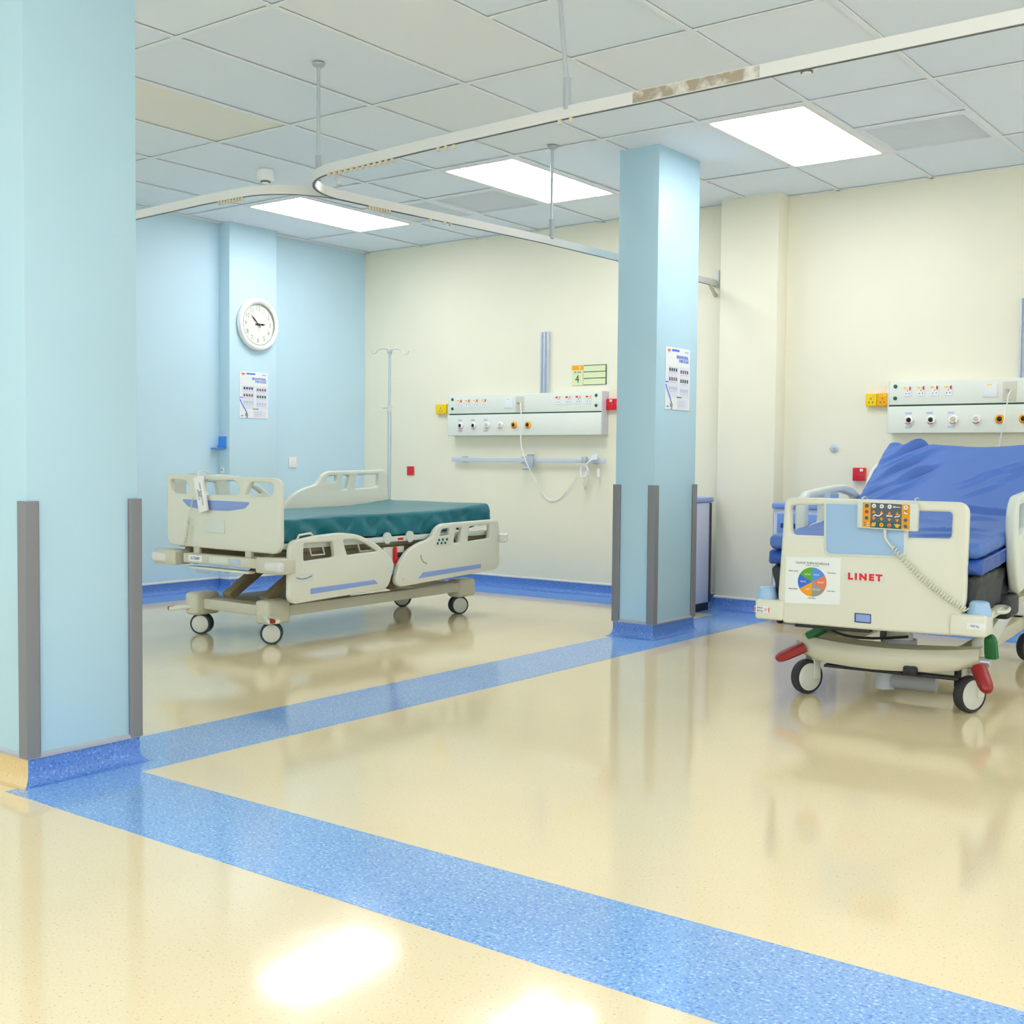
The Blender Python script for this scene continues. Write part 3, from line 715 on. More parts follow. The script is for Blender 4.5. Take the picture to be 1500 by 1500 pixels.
def castor(t, c, nrm, r, twin, tyre, stem_top, wt=0.022, fork='bed_frame', off=0.035):
    """castor wheel on the floor: nrm is the direction its disc faces"""
    n = Vector((*nrm, 0)).normalized(); c = Vector((c[0], c[1], r)); tdir = Vector((-n.y, n.x, 0))
    k = MB(); gap = 0.012 if twin else 0.0
    w = thing2('castor', t)
    offs = (-(gap+wt/2), gap+wt/2) if twin else (0,)
    for s in offs:
        q = c+n*s
        tw = MB().lathe([(r*0.78, -wt/2), (r*0.95, -wt/2), (r, -wt*0.3), (r, wt*0.3), (r*0.95, wt/2), (r*0.78, wt/2)], q, n, 32).build('tyre', tyre, w)
        MB().lathe([(0, -wt/2-0.001), (r*0.80, -wt/2-0.001), (r*0.80, wt/2+0.001), (r*0.72, wt/2+0.004), (0, wt/2+0.005)], q, n, 32).build('wheel_disc', 'hub', w)
    if twin:
        MB().bar(c+Vector((0, 0, -0.0)), c+Vector((0, 0, r+0.02)), gap*1.5, 0.05, 0.003, up=tdir).build('fork', fork, w)
        MB().cyl(c+Vector((0, 0, r+0.01))+tdir*off*0, (c.x, c.y, stem_top), 0.016, 14).build('stem', fork, w)
    else:
        a = c+n*(wt/2+0.008)+tdir*(r*0.42)
        MB().bar(a-Vector((0, 0, 0.01)), a+Vector((0, 0, r+0.02)), 0.01, 0.036, 0.003, up=tdir).build('fork', fork, w)
        b = c-n*(wt/2+0.008)+tdir*(r*0.42)
        MB().bar(b-Vector((0, 0, 0.01)), b+Vector((0, 0, r+0.02)), 0.01, 0.036, 0.003, up=tdir).build('fork', fork, w)
        MB().bar(a+Vector((0, 0, r+0.02)), b+Vector((0, 0, r+0.02)), 0.04, 0.014, 0.003).build('fork_bridge', fork, w)
        MB().cyl(c+tdir*(r*0.42)+Vector((0, 0, r+0.02)), (c.x+tdir.x*r*0.42, c.y+tdir.y*r*0.42, stem_top), 0.017, 14).build('stem', fork, w)
def thing2(name, parent):
    o = bpy.data.objects.new(name, None); col.objects.link(o); o.parent = parent; o.empty_display_size = 0.05; return o

# ------------------------------------------------------------------ bed with the green mattress
F1 = Frame(0.785, -0.13, 0)
bed = thing('hospital_bed', 'cream hospital bed with dark green mattress and lowered side rail', 'hospital bed', (0.785, -0.13, 0))
# footboard
op = [(244, 695), (398, 698), (409.5, 708), (409.5, 800), (398, 812), (258, 800), (245, 789)]
out = rounded(F1.xz([(244, 694), (410, 701), (410, 813), (245, 798)], 0), [0.03, 0.06, 0.07, 0.06])
h1 = rounded(F1.xz([(249, 702), (271, 703), (276, 712), (275, 723), (249, 722)], 0), 0.02)
h2 = rounded(F1.xz([(297, 703), (345, 704), (350, 716), (349, 726), (298, 725)], 0), 0.025)
h3 = rounded(F1.xz([(367, 706), (399, 708), (399, 722), (396, 729), (358, 727), (361, 716)], 0), 0.02)
fb = panel('footboard', out, [h1, h2, h3], 0.035, 0.010, 'xz', 0.0175, 'bed_cream', bed)
panel('accent_stripe', rounded(F1.xz([(266, 731), (366, 735.5), (359, 745), (335, 748.5), (300, 747), (275, 742)], -0.002), 0.02), [], 0.004, 0.001, 'xz', -0.0005, 'accent_blue', fb)
panel('chart_pocket', rounded(F1.xz([(299, 760), (329, 761), (329, 781.5), (299, 780)], -0.002), 0.008), [], 0.006, 0.001, 'xz', -0.001, 'bed_pale', fb)
# foot bumper bar and corner bumpers
bx = F1.xz([(231, 806), (380, 825), (418, 843)], -0.02)
fr = MB().box((-0.29, -0.03, 0.425), (0.36, 0.05, 0.478), 0.006).build('foot_bar', 'bed_frame', bed)
MB().box((-0.24, -0.0325, 0.435), (-0.12, -0.029, 0.47), 0.001, 1).build('label_plate', 'plate', fr)
MB().box((-0.06, -0.0325, 0.435), (0.10, -0.029, 0.47), 0.001, 1).build('label_plate', 'bed_pale', fr)
MB().box((0.12, -0.0325, 0.437), (0.20, -0.029, 0.468), 0.001, 1).build('label_plate', 'ink_pale', fr)
text('serial_marks', '0173689', 0.024, (-0.18, -0.0332, 0.4525), 'ink', fr, '-y', 0.9)
for s in (-1, 1):
    b = MB().box((min(s*0.34, s*0.535), -0.05, 0.405), (max(s*0.34, s*0.535), 0.07, 0.49), 0.012, 3).build('corner_bumper', 'bed_frame', bed)
    MB().box((min(s*0.42, s*0.545), -0.062, 0.418), (max(s*0.42, s*0.545), -0.02, 0.472), 0.014, 3).build('bumper_roller', 'cap_white', b)
for x in (-0.22, 0.22): MB().box((x-0.025, 0.006, 0.47), (x+0.025, 0.029, 0.54), 0.004).build('board_post', 'bed_frame', bed)
MB().bar((-0.26, 0.0, 0.398), (0.26, 0.0, 0.398), 0.05, 0.014, 0.004).build('pull_out_shelf', 'bed_cream', bed)
for x in (-0.12, 0.12): MB().tube([(x-0.06, -0.02, 0.392), (x-0.05, -0.03, 0.378), (x+0.05, -0.03, 0.378), (x+0.06, -0.02, 0.392)], 0.004, 6).build('wire_loop', 'steel', bed)
# deck under the mattress
dk = MB().box((-0.42, 0.04, 0.505), (0.42, 1.88, 0.535), 0.004).build('mattress_deck', 'bed_brown', bed)
for s in (-1, 1):
    sb = MB().box((s*0.445-0.014, 0.05, 0.530), (s*0.445+0.014, 1.88, 0.562), 0.004).build('deck_side_rail', 'bed_pale', bed)
    for y in (0.86, 1.06):
        MB().lathe([(0.034, 0), (0.034, 0.012)], (s*0.453, y, 0.555), (s, 0, 0), 20).build('mattress_stop', 'bed_pale', sb)
MB().box((0.456, 0.955, 0.538), (0.464, 1.0, 0.552), 0.002).build('release_tag', 'red', bed)
lv = MB().box((0.455, 0.915, 0.40), (0.475, 0.935, 0.50), 0.004).build('release_lever', 'red', bed); MB().box((0.45, 0.935, 0.44), (0.472, 1.0, 0.465), 0.004).build('lever_bar', 'black', lv)
MB().box((0.43, 0.84, 0.36), (0.452, 1.02, 0.50), 0.006).build('lever_bracket', 'bed_cream', bed)
for y in (0.24, 0.62, 1.5): MB().tube([(0.455, y, 0.53), (0.47, y, 0.49), (0.47, y+0.1, 0.49), (0.455, y+0.1, 0.53)], 0.005, 6).build('strap_loop', 'bed_pale', bed)
MB().cyl((0.30, 0.15, 0.47), (0.30, 0.75, 0.45), 0.026, 14).build('actuator', 'bed_frame', bed)
MB().box((-0.38, 0.05, 0.42), (-0.34, 1.85, 0.505), 0.004).build('deck_beam', 'bed_brown', bed); MB().box((0.34, 0.05, 0.42), (0.38, 1.85, 0.505), 0.004).build('deck_beam', 'bed_brown', bed)
for y in (0.5, 1.2, 1.84): MB().box((-0.36, y-0.03, 0.43), (0.36, y+0.03, 0.49), 0.004).build('deck_crossbar', 'bed_brown', bed)
# mattress
def wr1(q, x, n):
    side = abs(x) > 0.40
    if side:
        a = noise.noise(Vector((q.y*9+q.z*9, q.z*5, 3.1)))+0.6*noise.noise(Vector((q.y*22-q.z*16, q.z*9, 7.7)))
        return 0.021*a*min(1, max(0.15, -n/0.05))
    return 0.004*noise.noise(Vector((q.x*3, q.y*3, 1.0)))
mattress('mattress', respath([(0.07, 0.698), (0.5, 0.702), (1.0, 0.70), (1.45, 0.708), (1.84, 0.735)], 150), 0.445, 0.135, 0.022, wr1, 'green_cover', bed, 0.03)
# side rails (near pair lowered, far pair raised)
def hrail(s, dz):
    x = s*0.495
    o = rounded([(y, z+dz) for y, z in F1.yz([(422, 793), (458, 784.5), (497, 780), (522, 782.5), (548, 795), (567, 813), (576, 825), (566, 862), (428, 885), (421, 878)], 0.495)], 0.05)
    a = rounded([(y, z+dz) for y, z in F1.yz([(442, 796), (485, 793), (488, 815.5), (442, 822)], 0.495)], 0.015)
    b = rounded([(y, z+dz) for y, z in F1.yz([(499.5, 791), (518, 790), (534, 796), (550, 807), (506, 813)], 0.495)], 0.012)
    r = panel('foot_side_rail', o, [a, b], 0.036, 0.010, 'yz', x, 'bed_cream', bed)
    e = x+s*0.0185
    panel('accent_stripe', rounded([(y, z+dz) for y, z in F1.yz([(455, 862), (549, 849.5), (554, 855), (455, 870.5)], 0.514)], 0.004), [], 0.002, 0.0005, 'yz', e, 'accent_blue', r)
    panel('tilt_gauge', rounded([(y, z+dz) for y, z in F1.yz([(432, 842), (459, 838), (459, 850), (433, 853)], 0.514)], 0.006), [], 0.002, 0.0005, 'yz', e, 'bed_pale', r)
    g = [F1.at(u, v, 0, 0.514) for u, v in ((434, 846.5), (439, 848), (445, 848), (451, 846.5), (457, 843.5))]
    MB().tube([(e+s*0.001, q.y, q.z+dz) for q in g], 0.0022, 6).build('gauge_line', 'ink', r)
    MB().tube(smooth([(e-s*0.004, q.y, q.z+dz) for q in [F1.at(u, v, 0, 0.512) for u, v in ((462, 826), (465, 838), (470, 845), (480, 849), (520, 843), (556, 837.5))]]), 0.004, 6).build('moulded_ridge', 'bed_cream', r)
    MB().tube([(x, q.y, q.z+dz) for q in [F1.at(u, v, 0, 0.495) for u, v in ((435, 790), (438, 784), (455, 781), (459, 786))]], 0.006, 8).build('release_handle', 'bed_cream', r)
    o = rounded([(y, z+dz) for y, z in F1.yz([(576, 852), (579, 838), (584, 822), (596, 805), (613, 794.5), (629, 789), (635, 775), (644, 767), (728, 760), (729.5, 833), (583, 860)], 0.495)], [0.03, 0.03, 0.06, 0.06, 0.04, 0.04, 0.04, 0.05, 0.05, 0.07, 0.05])
    hs = [rounded([(y, z+dz) for y, z in F1.yz(L, 0.495)], 0.014) for L in (
        [(645, 775), (657, 773.5), (655.5, 783), (641, 785)], [(665.5, 773), (674.5, 772.5), (670.5, 794.5), (661.5, 795)], [(685, 771), (715.5, 768), (714.5, 788), (682.5, 793)])]
    r = panel('head_side_rail', o, hs, 0.036, 0.010, 'yz', x, 'bed_cream', bed)
    panel('accent_stripe', rounded([(y, z+dz) for y, z in F1.yz([(612.5, 847.5), (620, 838.5), (704.5, 826), (704.5, 832)], 0.514)], 0.004), [], 0.002, 0.0005, 'yz', e, 'accent_blue', r)
    k = panel('control_pad', rounded([(y, z+dz) for y, z in F1.yz([(640, 787), (657, 784.5), (661, 784), (659.5, 797.5), (637, 801)], 0.514)], 0.006), [], 0.003, 0.0006, 'yz', e, 'bed_pale', r)
    for u, v in ((643, 791), (648.5, 790.5), (654.5, 790), (641, 796), (646.5, 795.5), (652, 795)):
        q = F1.at(u, v, 0, 0.514); MB().lathe([(0.009, 0), (0.008, 0.003), (0, 0.003)], (e+s*0.001, q.y, q.z+dz), (s, 0, 0), 10).build('button', 'ink_green', k)
    g = [F1.at(u, v, 0, 0.514) for u, v in ((616.5, 813), (617, 818), (620, 823), (625, 825.5))]
    MB().tube([(e+s*0.001, q.y, q.z+dz) for q in g], 0.003, 6).build('angle_gauge', 'pie_grey', r)
    for y0, y1 in ((0.14, 0.20), (0.62, 0.68)): MB().bar((s*0.40, y0+0.02, 0.40), (s*0.485, y0+0.02, 0.38+dz*0.5), 0.04, 0.03, 0.005).build('rail_arm', 'bed_frame', bed)
    for y0 in (1.15, 1.6): MB().bar((s*0.40, y0, 0.42), (s*0.485, y0, 0.40+dz*0.5), 0.04, 0.03, 0.005).build('rail_arm', 'bed_frame', bed)
    q = F1.at(591, 848, 0, 0.514); MB().poly([(e+s*0.0015, q.y-0.009, q.z-0.008+dz), (e+s*0.0015, q.y+0.009, q.z-0.008+dz), (e+s*0.0015, q.y, q.z+0.010+dz)]).build('warning_mark', 'yellow', r, 0)
hrail(1, 0.0); hrail(-1, 0.31)
# chassis
for s in (-1, 1):
    MB().bar((s*0.292, 0.10, 0.175), (s*0.292, 1.78, 0.185), 0.05, 0.06, 0.006).build('base_beam', 'bed_frame', bed)
    h = MB().box((s*0.30-0.055, 0.03, 0.115), (s*0.30+0.055, 0.20, 0.245), 0.02, 3).build('castor_housing', 'bed_frame', bed)
    MB().bar((s*0.31, 0.06, 0.165), (s*0.44, 0.0, 0.145), 0.07, 0.026, 0.010).build('brake_pedal', 'bed_cream', h)
    MB().bar((s*0.40, 0.0, 0.152), (s*0.445, -0.012, 0.148), 0.03, 0.022, 0.006).build('pedal_tip', 'red_pedal', h)
    MB().box((s*0.27-0.055, 1.70, 0.115), (s*0.27+0.055, 1.88, 0.235), 0.025, 3).build('castor_housing', 'bed_frame', bed)
MB().box((-0.26, 0.08, 0.15), (0.26, 0.14, 0.21), 0.006).build('base_crossbar', 'bed_frame', bed)
MB().box((-0.24, 1.75, 0.15), (0.24, 1.81, 0.21), 0.006).build('base_crossbar', 'bed_frame', bed)
MB().box((-0.27, 0.14, 0.19), (0.27, 0.75, 0.215), 0.004).build('base_cover', 'bed_brown', bed)
for x in (-0.16, 0.16):
    MB().bar((x, 0.18, 0.22), (x, 0.52, 0.42), 0.07, 0.05, 0.006).build('lift_arm', 'bed_brown', bed)
    MB().bar((x, 1.20, 0.22), (x, 1.54, 0.42), 0.07, 0.05, 0.006).build('lift_arm', 'bed_brown', bed)
MB().box((-0.1, 0.75, 0.22), (0.1, 1.1, 0.34), 0.015).build('motor_box', 'bed_brown', bed)
castor(bed, (-0.296, 0.108), (0.52, -0.86), 0.061, True, 'tyre_teal', 0.13)
castor(bed, (0.293, 0.112), (0.70, -0.71), 0.061, True, 'tyre_teal', 0.13)
castor(bed, (-0.278, 1.82), (0.60, -0.8), 0.061, True, 'tyre_teal', 0.13)
castor(bed, (0.263, 1.767), (0.88, -0.47), 0.061, True, 'tyre_teal', 0.13)
for s in (-1, 1):
    b = MB().bar((s*0.40, 1.87, 0.50), (s*0.50, 1.90, 0.50), 0.04, 0.04, 0.006).build('head_bumper', 'bed_frame', bed)
    MB().lathe([(0.02, -0.03), (0.032, -0.022), (0.032, 0.022), (0.02, 0.03)], (s*0.53, 1.90, 0.51), (0, 0, 1), 20).build('bumper_roller', 'cap_white', b)
MB().box((-0.42, 1.86, 0.46), (0.42, 1.90, 0.52), 0.006).build('head_bar', 'bed_frame', bed)
# handset hooked over the footboard
a = F1.at(290, 697, 1, -0.03)
hs = thing('bed_handset', 'white labelled handset with coiled cord hooked over the footboard', 'handset', (0.785+a.x, -0.16, a.z))
q = [F1.at(u, v, 1, -0.03)-a for u, v in ((284, 700), (296, 696.5), (304, 747.5), (292.5, 752))]
mb = MB(); mb.hexa([Vector((q[i].x, y, q[i].z)) for y in (0.012, -0.006) for i in (3, 2, 1, 0)], 0.003); hb = mb.build('handset_body', 'white', hs)
MB().tube([((q[0].x+q[1].x)/2, 0.0, q[0].z-0.01), ((q[0].x+q[1].x)/2, 0.005, 0.022), ((q[0].x+q[1].x)/2, 0.045, 0.028), ((q[0].x+q[1].x)/2, 0.078, 0.012)], 0.006, 8).build('hook', 'cap_white', hs)
ang = math.atan2(q[3].x-q[0].x, -(q[3].z-q[0].z))
cx = [(q[0]+q[1])/2, (q[2]+q[3])/2]
for k, (s_, off) in enumerate((('UNIT RAWATAN', 0.012), ('RAPI', 0.0), ('KATIL 4', -0.012))):
    m_ = cx[0].lerp(cx[1], 0.5)+Vector((off, 0, off*0.2)); text('lettering', s_, 0.017, (m_.x, -0.0068, m_.z), 'ink', hs, '-y', 1, 0, 'CENTER', -math.pi/2+ang)
def coil(p0, p1, r, turns, wire, sag=0.0):
    p0, p1 = Vector(p0), Vector(p1); d = (p1-p0); t = d.normalized(); a = t.cross(Vector((0, 1, 0))).normalized(); b = t.cross(a); n = turns*10; out = []
    for k in range(n+1):
        f = k/n; th = 2*math.pi*turns*f; out.append(p0+d*f+Vector((0, 0, -sag*4*f*(1-f)))+a*(r*math.cos(th))+b*(r*math.sin(th)))
    return out
c0 = [F1.at(u, v, 1, -0.028)-a for u, v in ((283, 728), (280, 745), (277, 758), (270.5, 800))]
MB().tube([Vector((p.x, 0.0, p.z)) for p in c0[:3]], 0.003, 6).build('cord_lead', 'plate_beige', hs)
MB().tube(coil((c0[2].x, 0.0, c0[2].z), (c0[3].x, 0.0, c0[3].z), 0.008, 13, 0), 0.0028, 5).build('coiled_cord', 'plate_beige', hs)
# IV pole standing in the head corner socket
pp = F1.at(570, 725, 1, 1.965); ptop = F1.at(566, 514, 1, 1.965)
iv = thing('iv_pole', 'slim steel IV pole with wire hooks at the green bed head', 'iv pole', (0.785+pp.x, -0.13+1.965, 0.47))
zt = ptop.z-0.47; zmid = F1.at(566, 597, 1, 1.965).z-0.47
MB().cyl((0, 0, 0), (0, 0, zmid), 0.013, 14).build('lower_tube', 'steel', iv)
MB().cyl((0, 0, zmid), (0, 0, zt), 0.009, 14).build('upper_tube', 'steel', iv)
k = MB().cyl((0, 0, zmid-0.03), (0, 0, zmid+0.012), 0.019, 14).build('height_clamp', 'cap_white', iv); MB().cyl((-0.045, -0.02, zmid), (0.0, 0.0, zmid), 0.007, 10).build('clamp_screw', 'cap_white', k)
MB().lathe([(0.018, -0.01), (0.018, 0.008), (0.008, 0.014), (0, 0.014)], (0, 0, zt), (0, 0, 1), 14).build('top_cap', 'steel', iv)
for dx, dy in ((0.7, 0.7), (-0.7, -0.7), (0.5, -0.86), (-0.5, 0.86)):
    L = 0.11 if abs(dx) > 0.6 else 0.05
    P = [Vector((dx*L*f, dy*L*f, zt+z)) for f, z in ((0, 0), (0.4, 0.012), (0.75, 0.0), (0.95, -0.022), (1.15, -0.02), (1.22, 0.0))]
    MB().tube(smooth(P, 4), 0.003, 6).build('bag_hook', 'steel', iv)

# ------------------------------------------------------------------ bed with the blue mattress
F2 = Frame(4.250, 0.368, 4)
b2 = thing('hospital_bed', 'cream hospital bed with raised blue mattress, chart and keypad on footboard', 'hospital bed', (4.250, 0.368, 0), 4)
fo = F2.xz([(1150, 728), (1419, 737), (1418, 810), (1414, 890), (1395, 931), (1265, 923), (1145, 913), (1138, 880), (1145, 800)], 0)
x0, x1 = -0.355, 0.398
out = rounded([(-0.352, 0.876), (0.396, 0.873), (0.392, 0.47), (0.345, 0.342), (0.0, 0.336), (-0.35, 0.336), (-0.376, 0.43)], [0.035, 0.05, 0.03, 0.01, 0.05, 0.01, 0.05])
hl = rounded([(-0.326, 0.842), (-0.175, 0.846), (-0.172, 0.715), (-0.322, 0.714)], [0.02, 0.004, 0.004, 0.02])
hr = rounded([(0.16, 0.832), (0.334, 0.834), (0.332, 0.726), (0.16, 0.723)], [0.004, 0.02, 0.02, 0.004])
fb = panel('footboard', out, [hl, hr], 0.045, 0.012, 'xz', 0.0225, 'bed_cream', b2)
panel('inset_border', rounded([(-0.18, 0.857), (0.162, 0.858), (0.164, 0.640), (-0.176, 0.634)], [0.004, 0.004, 0.03, 0.03]), [], 0.006, 0.002, 'xz', -0.001, 'bed_pale', fb)
panel('inset_panel', rounded([(-0.170, 0.853), (0.150, 0.854), (0.152, 0.650), (-0.166, 0.644)], [0.004, 0.004, 0.024, 0.024]), [], 0.004, 0.001, 'xz', -0.0042, 'pale_blue', fb)
lp = panel('logo_plate', rounded([(-0.085, 0.577), (0.077, 0.574), (0.077, 0.530), (-0.085, 0.533)], 0.02), [], 0.002, 0.0006, 'xz', -0.001, 'bed_pale', fb)
text('logo_lettering', 'LINET', 0.036, (-0.003, -0.0024, 0.5535), 'red_text', fb, '-y', 1.12, 0.0024, 'CENTER', 0, 1.42)
panel('level_window', rounded([(-0.042, 0.404), (0.026, 0.403), (0.026, 0.364), (-0.042, 0.365)], 0.003), [], 0.004, 0.001, 'xz', -0.001, 'navy', fb)
panel('window_pane', rounded([(-0.036, 0.400), (0.023, 0.399), (0.023, 0.369), (-0.036, 0.370)], 0.002), [], 0.004, 0.0005, 'xz', -0.0022, 'accent_blue', fb)
for s in (-1, 1):
    xa, xb = (0.335, 0.475) if s > 0 else (-0.472, -0.345)
    b = MB().box((xa, -0.012, 0.345), (xb, 0.13, 0.432), 0.012, 3).build('corner_bumper', 'bed_cream', b2)
    c = 0.437 if s > 0 else -0.438
    MB().lathe([(0.046, 0), (0.046, 0.012), (0.036, 0.052), (0.028, 0.058), (0, 0.058)], (c, 0.045, 0.425), (0, 0, 1), 24).build('bumper_cap', 'pale_blue', b)
    MB().box((c-0.035, -0.0135, 0.375), (c+0.035, -0.011, 0.402), 0.0008, 1).build('load_sticker', 'plate', b)
    if s < 0:
        for k in (-0.031, 0.031): MB().box((c+k-0.002, -0.0145, 0.378), (c+k+0.002, -0.0128, 0.399)).build('sticker_bar', 'red', b)
        text('sticker_text', 'MAX', 0.012, (c-0.010, -0.0142, 0.395), 'ink', b, '-y'); text('sticker_text', '80 kg', 0.012, (c-0.010, -0.0142, 0.383), 'ink', b, '-y')
        text('sticker_text', '///', 0.018, (c+0.017, -0.0142, 0.388), 'red', b, '-y')
    else: text('sticker_text', '200 kg', 0.012, (c-0.005, -0.0142, 0.389), 'ink', b, '-y')
# printed chart taped to the footboard
ch = thing('turning_chart', 'white paper chart with six coloured pie slices on the footboard', 'chart', F2.o+Vector((0, 0, 0)), 4)
MB().hexa([(-0.342, -0.003, 0.422), (-0.103, -0.003, 0.432), (-0.103, -0.0005, 0.432), (-0.342, -0.0005, 0.422), (-0.339, -0.003, 0.622), (-0.103, -0.003, 0.629), (-0.103, -0.0005, 0.629), (-0.339, -0.0005, 0.622)]).build('sheet', 'paper', ch)
cx_, cz_ = -0.2235, 0.520
for k, m_ in enumerate(('pie_blue', 'pie_coral', 'pie_grey', 'pie_orange', 'pie_royal', 'pie_green')):
    P = [(cx_, cz_)]+arc((cx_, cz_), 0.062, 90-60*k, 30-60*k, 10)
    MB().poly([(x, -0.0036, z) for x, z in P]).build('pie_slice', m_, ch, 0)
    a = math.radians(60-60*k); text('slice_text', ('BACK', 'RIGHT', 'PRONE', 'LEFT', 'BACK', 'RIGHT')[k], 0.0095, (cx_+0.038*math.cos(a), -0.0040, cz_+0.036*math.sin(a)), 'paper', ch, '-y')
text('chart_title', 'CLOCK TURN SCHEDULE', 0.0125, (cx_, -0.0036, 0.599), 'ink', ch, '-y'); text('chart_title', 'EVERY 2 HOURS', 0.008, (cx_, -0.0036, 0.589), 'pie_grey', ch, '-y')
for x, z, s_ in ((-0.306, 0.563, '10am-12pm'), (-0.142, 0.563, '12am-2am'), (-0.306, 0.487, '8am-10am'), (-0.142, 0.487, '2am-4am'), (-0.2235, 0.452, '6am-8am')): text('slice_caption', s_, 0.009, (x, -0.0036, z), 'ink', ch, '-y')
# keypad hung on the top edge
kp = thing('control_keypad', 'yellow and grey bed control keypad hung on the footboard', 'keypad', F2.o+Vector((0, 0, 0)), 4)
X = lambda u: -0.030+0.241*u          # keypad face: u to the right, v down
Z = lambda u, v: 0.869-0.006*u-0.110*v
yk = -0.040
MB().hexa([(X(0), yk, Z(0, 1)), (X(1), yk, Z(1, 1)), (X(1), -0.008, Z(1, 1)), (X(0), -0.008, Z(0, 1)), (X(0), yk, Z(0, 0)), (X(1), yk, Z(1, 0)), (X(1), -0.008, Z(1, 0)), (X(0), -0.008, Z(0, 0))], 0.005).build('keypad_case', 'bed_pale', kp)
def kq(name, u0, v0, u1, v1, m_, dy=0.0012): MB().poly([(X(u0), yk-dy, Z(u0, v1)), (X(u1), yk-dy, Z(u1, v1)), (X(u1), yk-dy, Z(u1, v0)), (X(u0), yk-dy, Z(u0, v0))]).build(name, m_, kp, 0)
kq('amber_field', 0.095, 0.04, 0.23, 0.95, 'keypad_amber'); kq('amber_field', 0.745, 0.04, 0.88, 0.95, 'keypad_amber')
kq('grey_field', 0.23, 0.04, 0.745, 0.72, 'keypad_grey'); kq('teal_field', 0.23, 0.72, 0.745, 0.95, 'keypad_teal')
def disc(u, v, r, m_, nm='round_button', dy=0.002):
    b = MB().lathe([(r, 0), (r*0.9, 0.0016), (0, 0.0018)], (X(u), yk-dy+0.0012, Z(u, v)), (0, -1, 0), 18).build(nm, m_, kp); return b
def tri(u, v, up, m_='keypad_amber', w=0.0075):
    s = 1 if up else -1; x, z = X(u), Z(u, v)
    MB().poly([(x-w, yk-0.002, z-s*0.006), (x+w, yk-0.002, z-s*0.006), (x, yk-0.002, z+s*0.007)]).build('arrow_button', m_, kp, 0)
for k, u in enumerate((0.285, 0.415, 0.545)): disc(u, 0.15, 0.0088, 'paper'); disc(u, 0.15, 0.0035, 'pie_grey', 'lock_symbol', 0.0036)
disc(0.62, 0.15, 0.004, 'paper', 'brand_dot'); kq('brand_bar', 0.63, 0.14, 0.72, 0.165, 'paper', 0.0022)
for k, u in enumerate((0.285, 0.415, 0.545, 0.675)): tri(u, 0.36+0.01*k, True); tri(u, 0.62+0.01*k, False)
def stroke(name, pts, w, m_):
    mb = MB()
    for (a, b), (c, d) in zip(pts, pts[1:]): mb.bar((X(a), yk-0.0016, Z(a, b)), (X(c), yk-0.0016, Z(c, d)), w, 0.001, 0, up=(0, 1, 0))
    mb.build(name, m_, kp, 0)
stroke('bed_symbol', [(0.275, 0.53), (0.31, 0.47), (0.345, 0.51), (0.38, 0.50), (0.425, 0.41)], 0.004, 'paper')
stroke('bed_symbol', [(0.495, 0.49), (0.595, 0.49)], 0.005, 'paper'); stroke('bed_symbol', [(0.63, 0.53), (0.66, 0.49), (0.69, 0.51), (0.715, 0.44)], 0.004, 'paper')
for k, (u, m_) in enumerate(((0.285, 'amber'), (0.415, 'amber'), (0.545, 'pie_coral'), (0.675, 'amber'))): disc(u, 0.835, 0.0085, m_)
stroke('bed_symbol', [(0.25, 0.90), (0.32, 0.76)], 0.003, 'paper'); stroke('bed_symbol', [(0.625, 0.80), (0.725, 0.80)], 0.003, 'paper'); disc(0.415, 0.835, 0.003, 'keypad_red', 'centre_mark', 0.0036); disc(0.545, 0.86, 0.003, 'keypad_red', 'centre_mark', 0.0036)
disc(0.165, 0.16, 0.0085, 'keypad_teal'); disc(0.165, 0.38, 0.0075, 'keypad_red'); disc(0.165, 0.61, 0.0078, 'keypad_grey')
stroke('bed_symbol', [(0.145, 0.38), (0.185, 0.38)], 0.002, 'paper'); stroke('bed_symbol', [(0.165, 0.56), (0.165, 0.66)], 0.003, 'paper')
for u, v, m_ in ((0.14, 0.80, 'keypad_grey'), (0.14, 0.88, 'keypad_grey'), (0.19, 0.80, 'paper'), (0.19, 0.88, 'paper')): disc(u, v, 0.0026, m_, 'indicator')
disc(0.81, 0.15, 0.0085, 'paper'); disc(0.81, 0.15, 0.0035, 'pie_grey', 'lock_symbol', 0.0036)
stroke('bed_symbol', [(0.785, 0.33), (0.81, 0.37), (0.84, 0.38)], 0.004, 'paper'); disc(0.81, 0.27, 0.0025, 'keypad_red', 'indicator')
for v in (0.61, 0.84): disc(0.81, v, 0.008, 'keypad_grey'); stroke('bed_symbol', [(0.785, v-0.05 if v < 0.7 else v+0.06), (0.84, v+0.05 if v < 0.7 else v-0.06)], 0.003, 'paper')
for u in (0.06, 0.935): MB().tube([(X(u), -0.02, Z(u, 0)-0.004), (X(u), -0.02, 0.882), (X(u), 0.02, 0.886), (X(u), 0.05, 0.878), (X(u), 0.052, 0.862)], 0.003, 6).build('hanger', 'steel', kp)
MB().box((X(0.46)-0.006, -0.030, Z(0.46, 1)-0.016), (X(0.46)+0.006, -0.016, Z(0.46, 1)+0.002), 0.002).build('cable_socket', 'bed_pale', kp)
cl = [(X(0.46), -0.023, 0.742), (X(0.47), -0.023, 0.72), (0.100, -0.022, 0.695), (0.112, -0.022, 0.683)]
MB().tube(smooth(cl), 0.0045, 8).build('cable_lead', 'bed_cream', kp)
MB().tube(coil((0.112, -0.020, 0.683), (0.402, -0.018, 0.450), 0.0100, 29, 0, 0.022), 0.0029, 6).build('coiled_cable', 'bed_cream', kp)
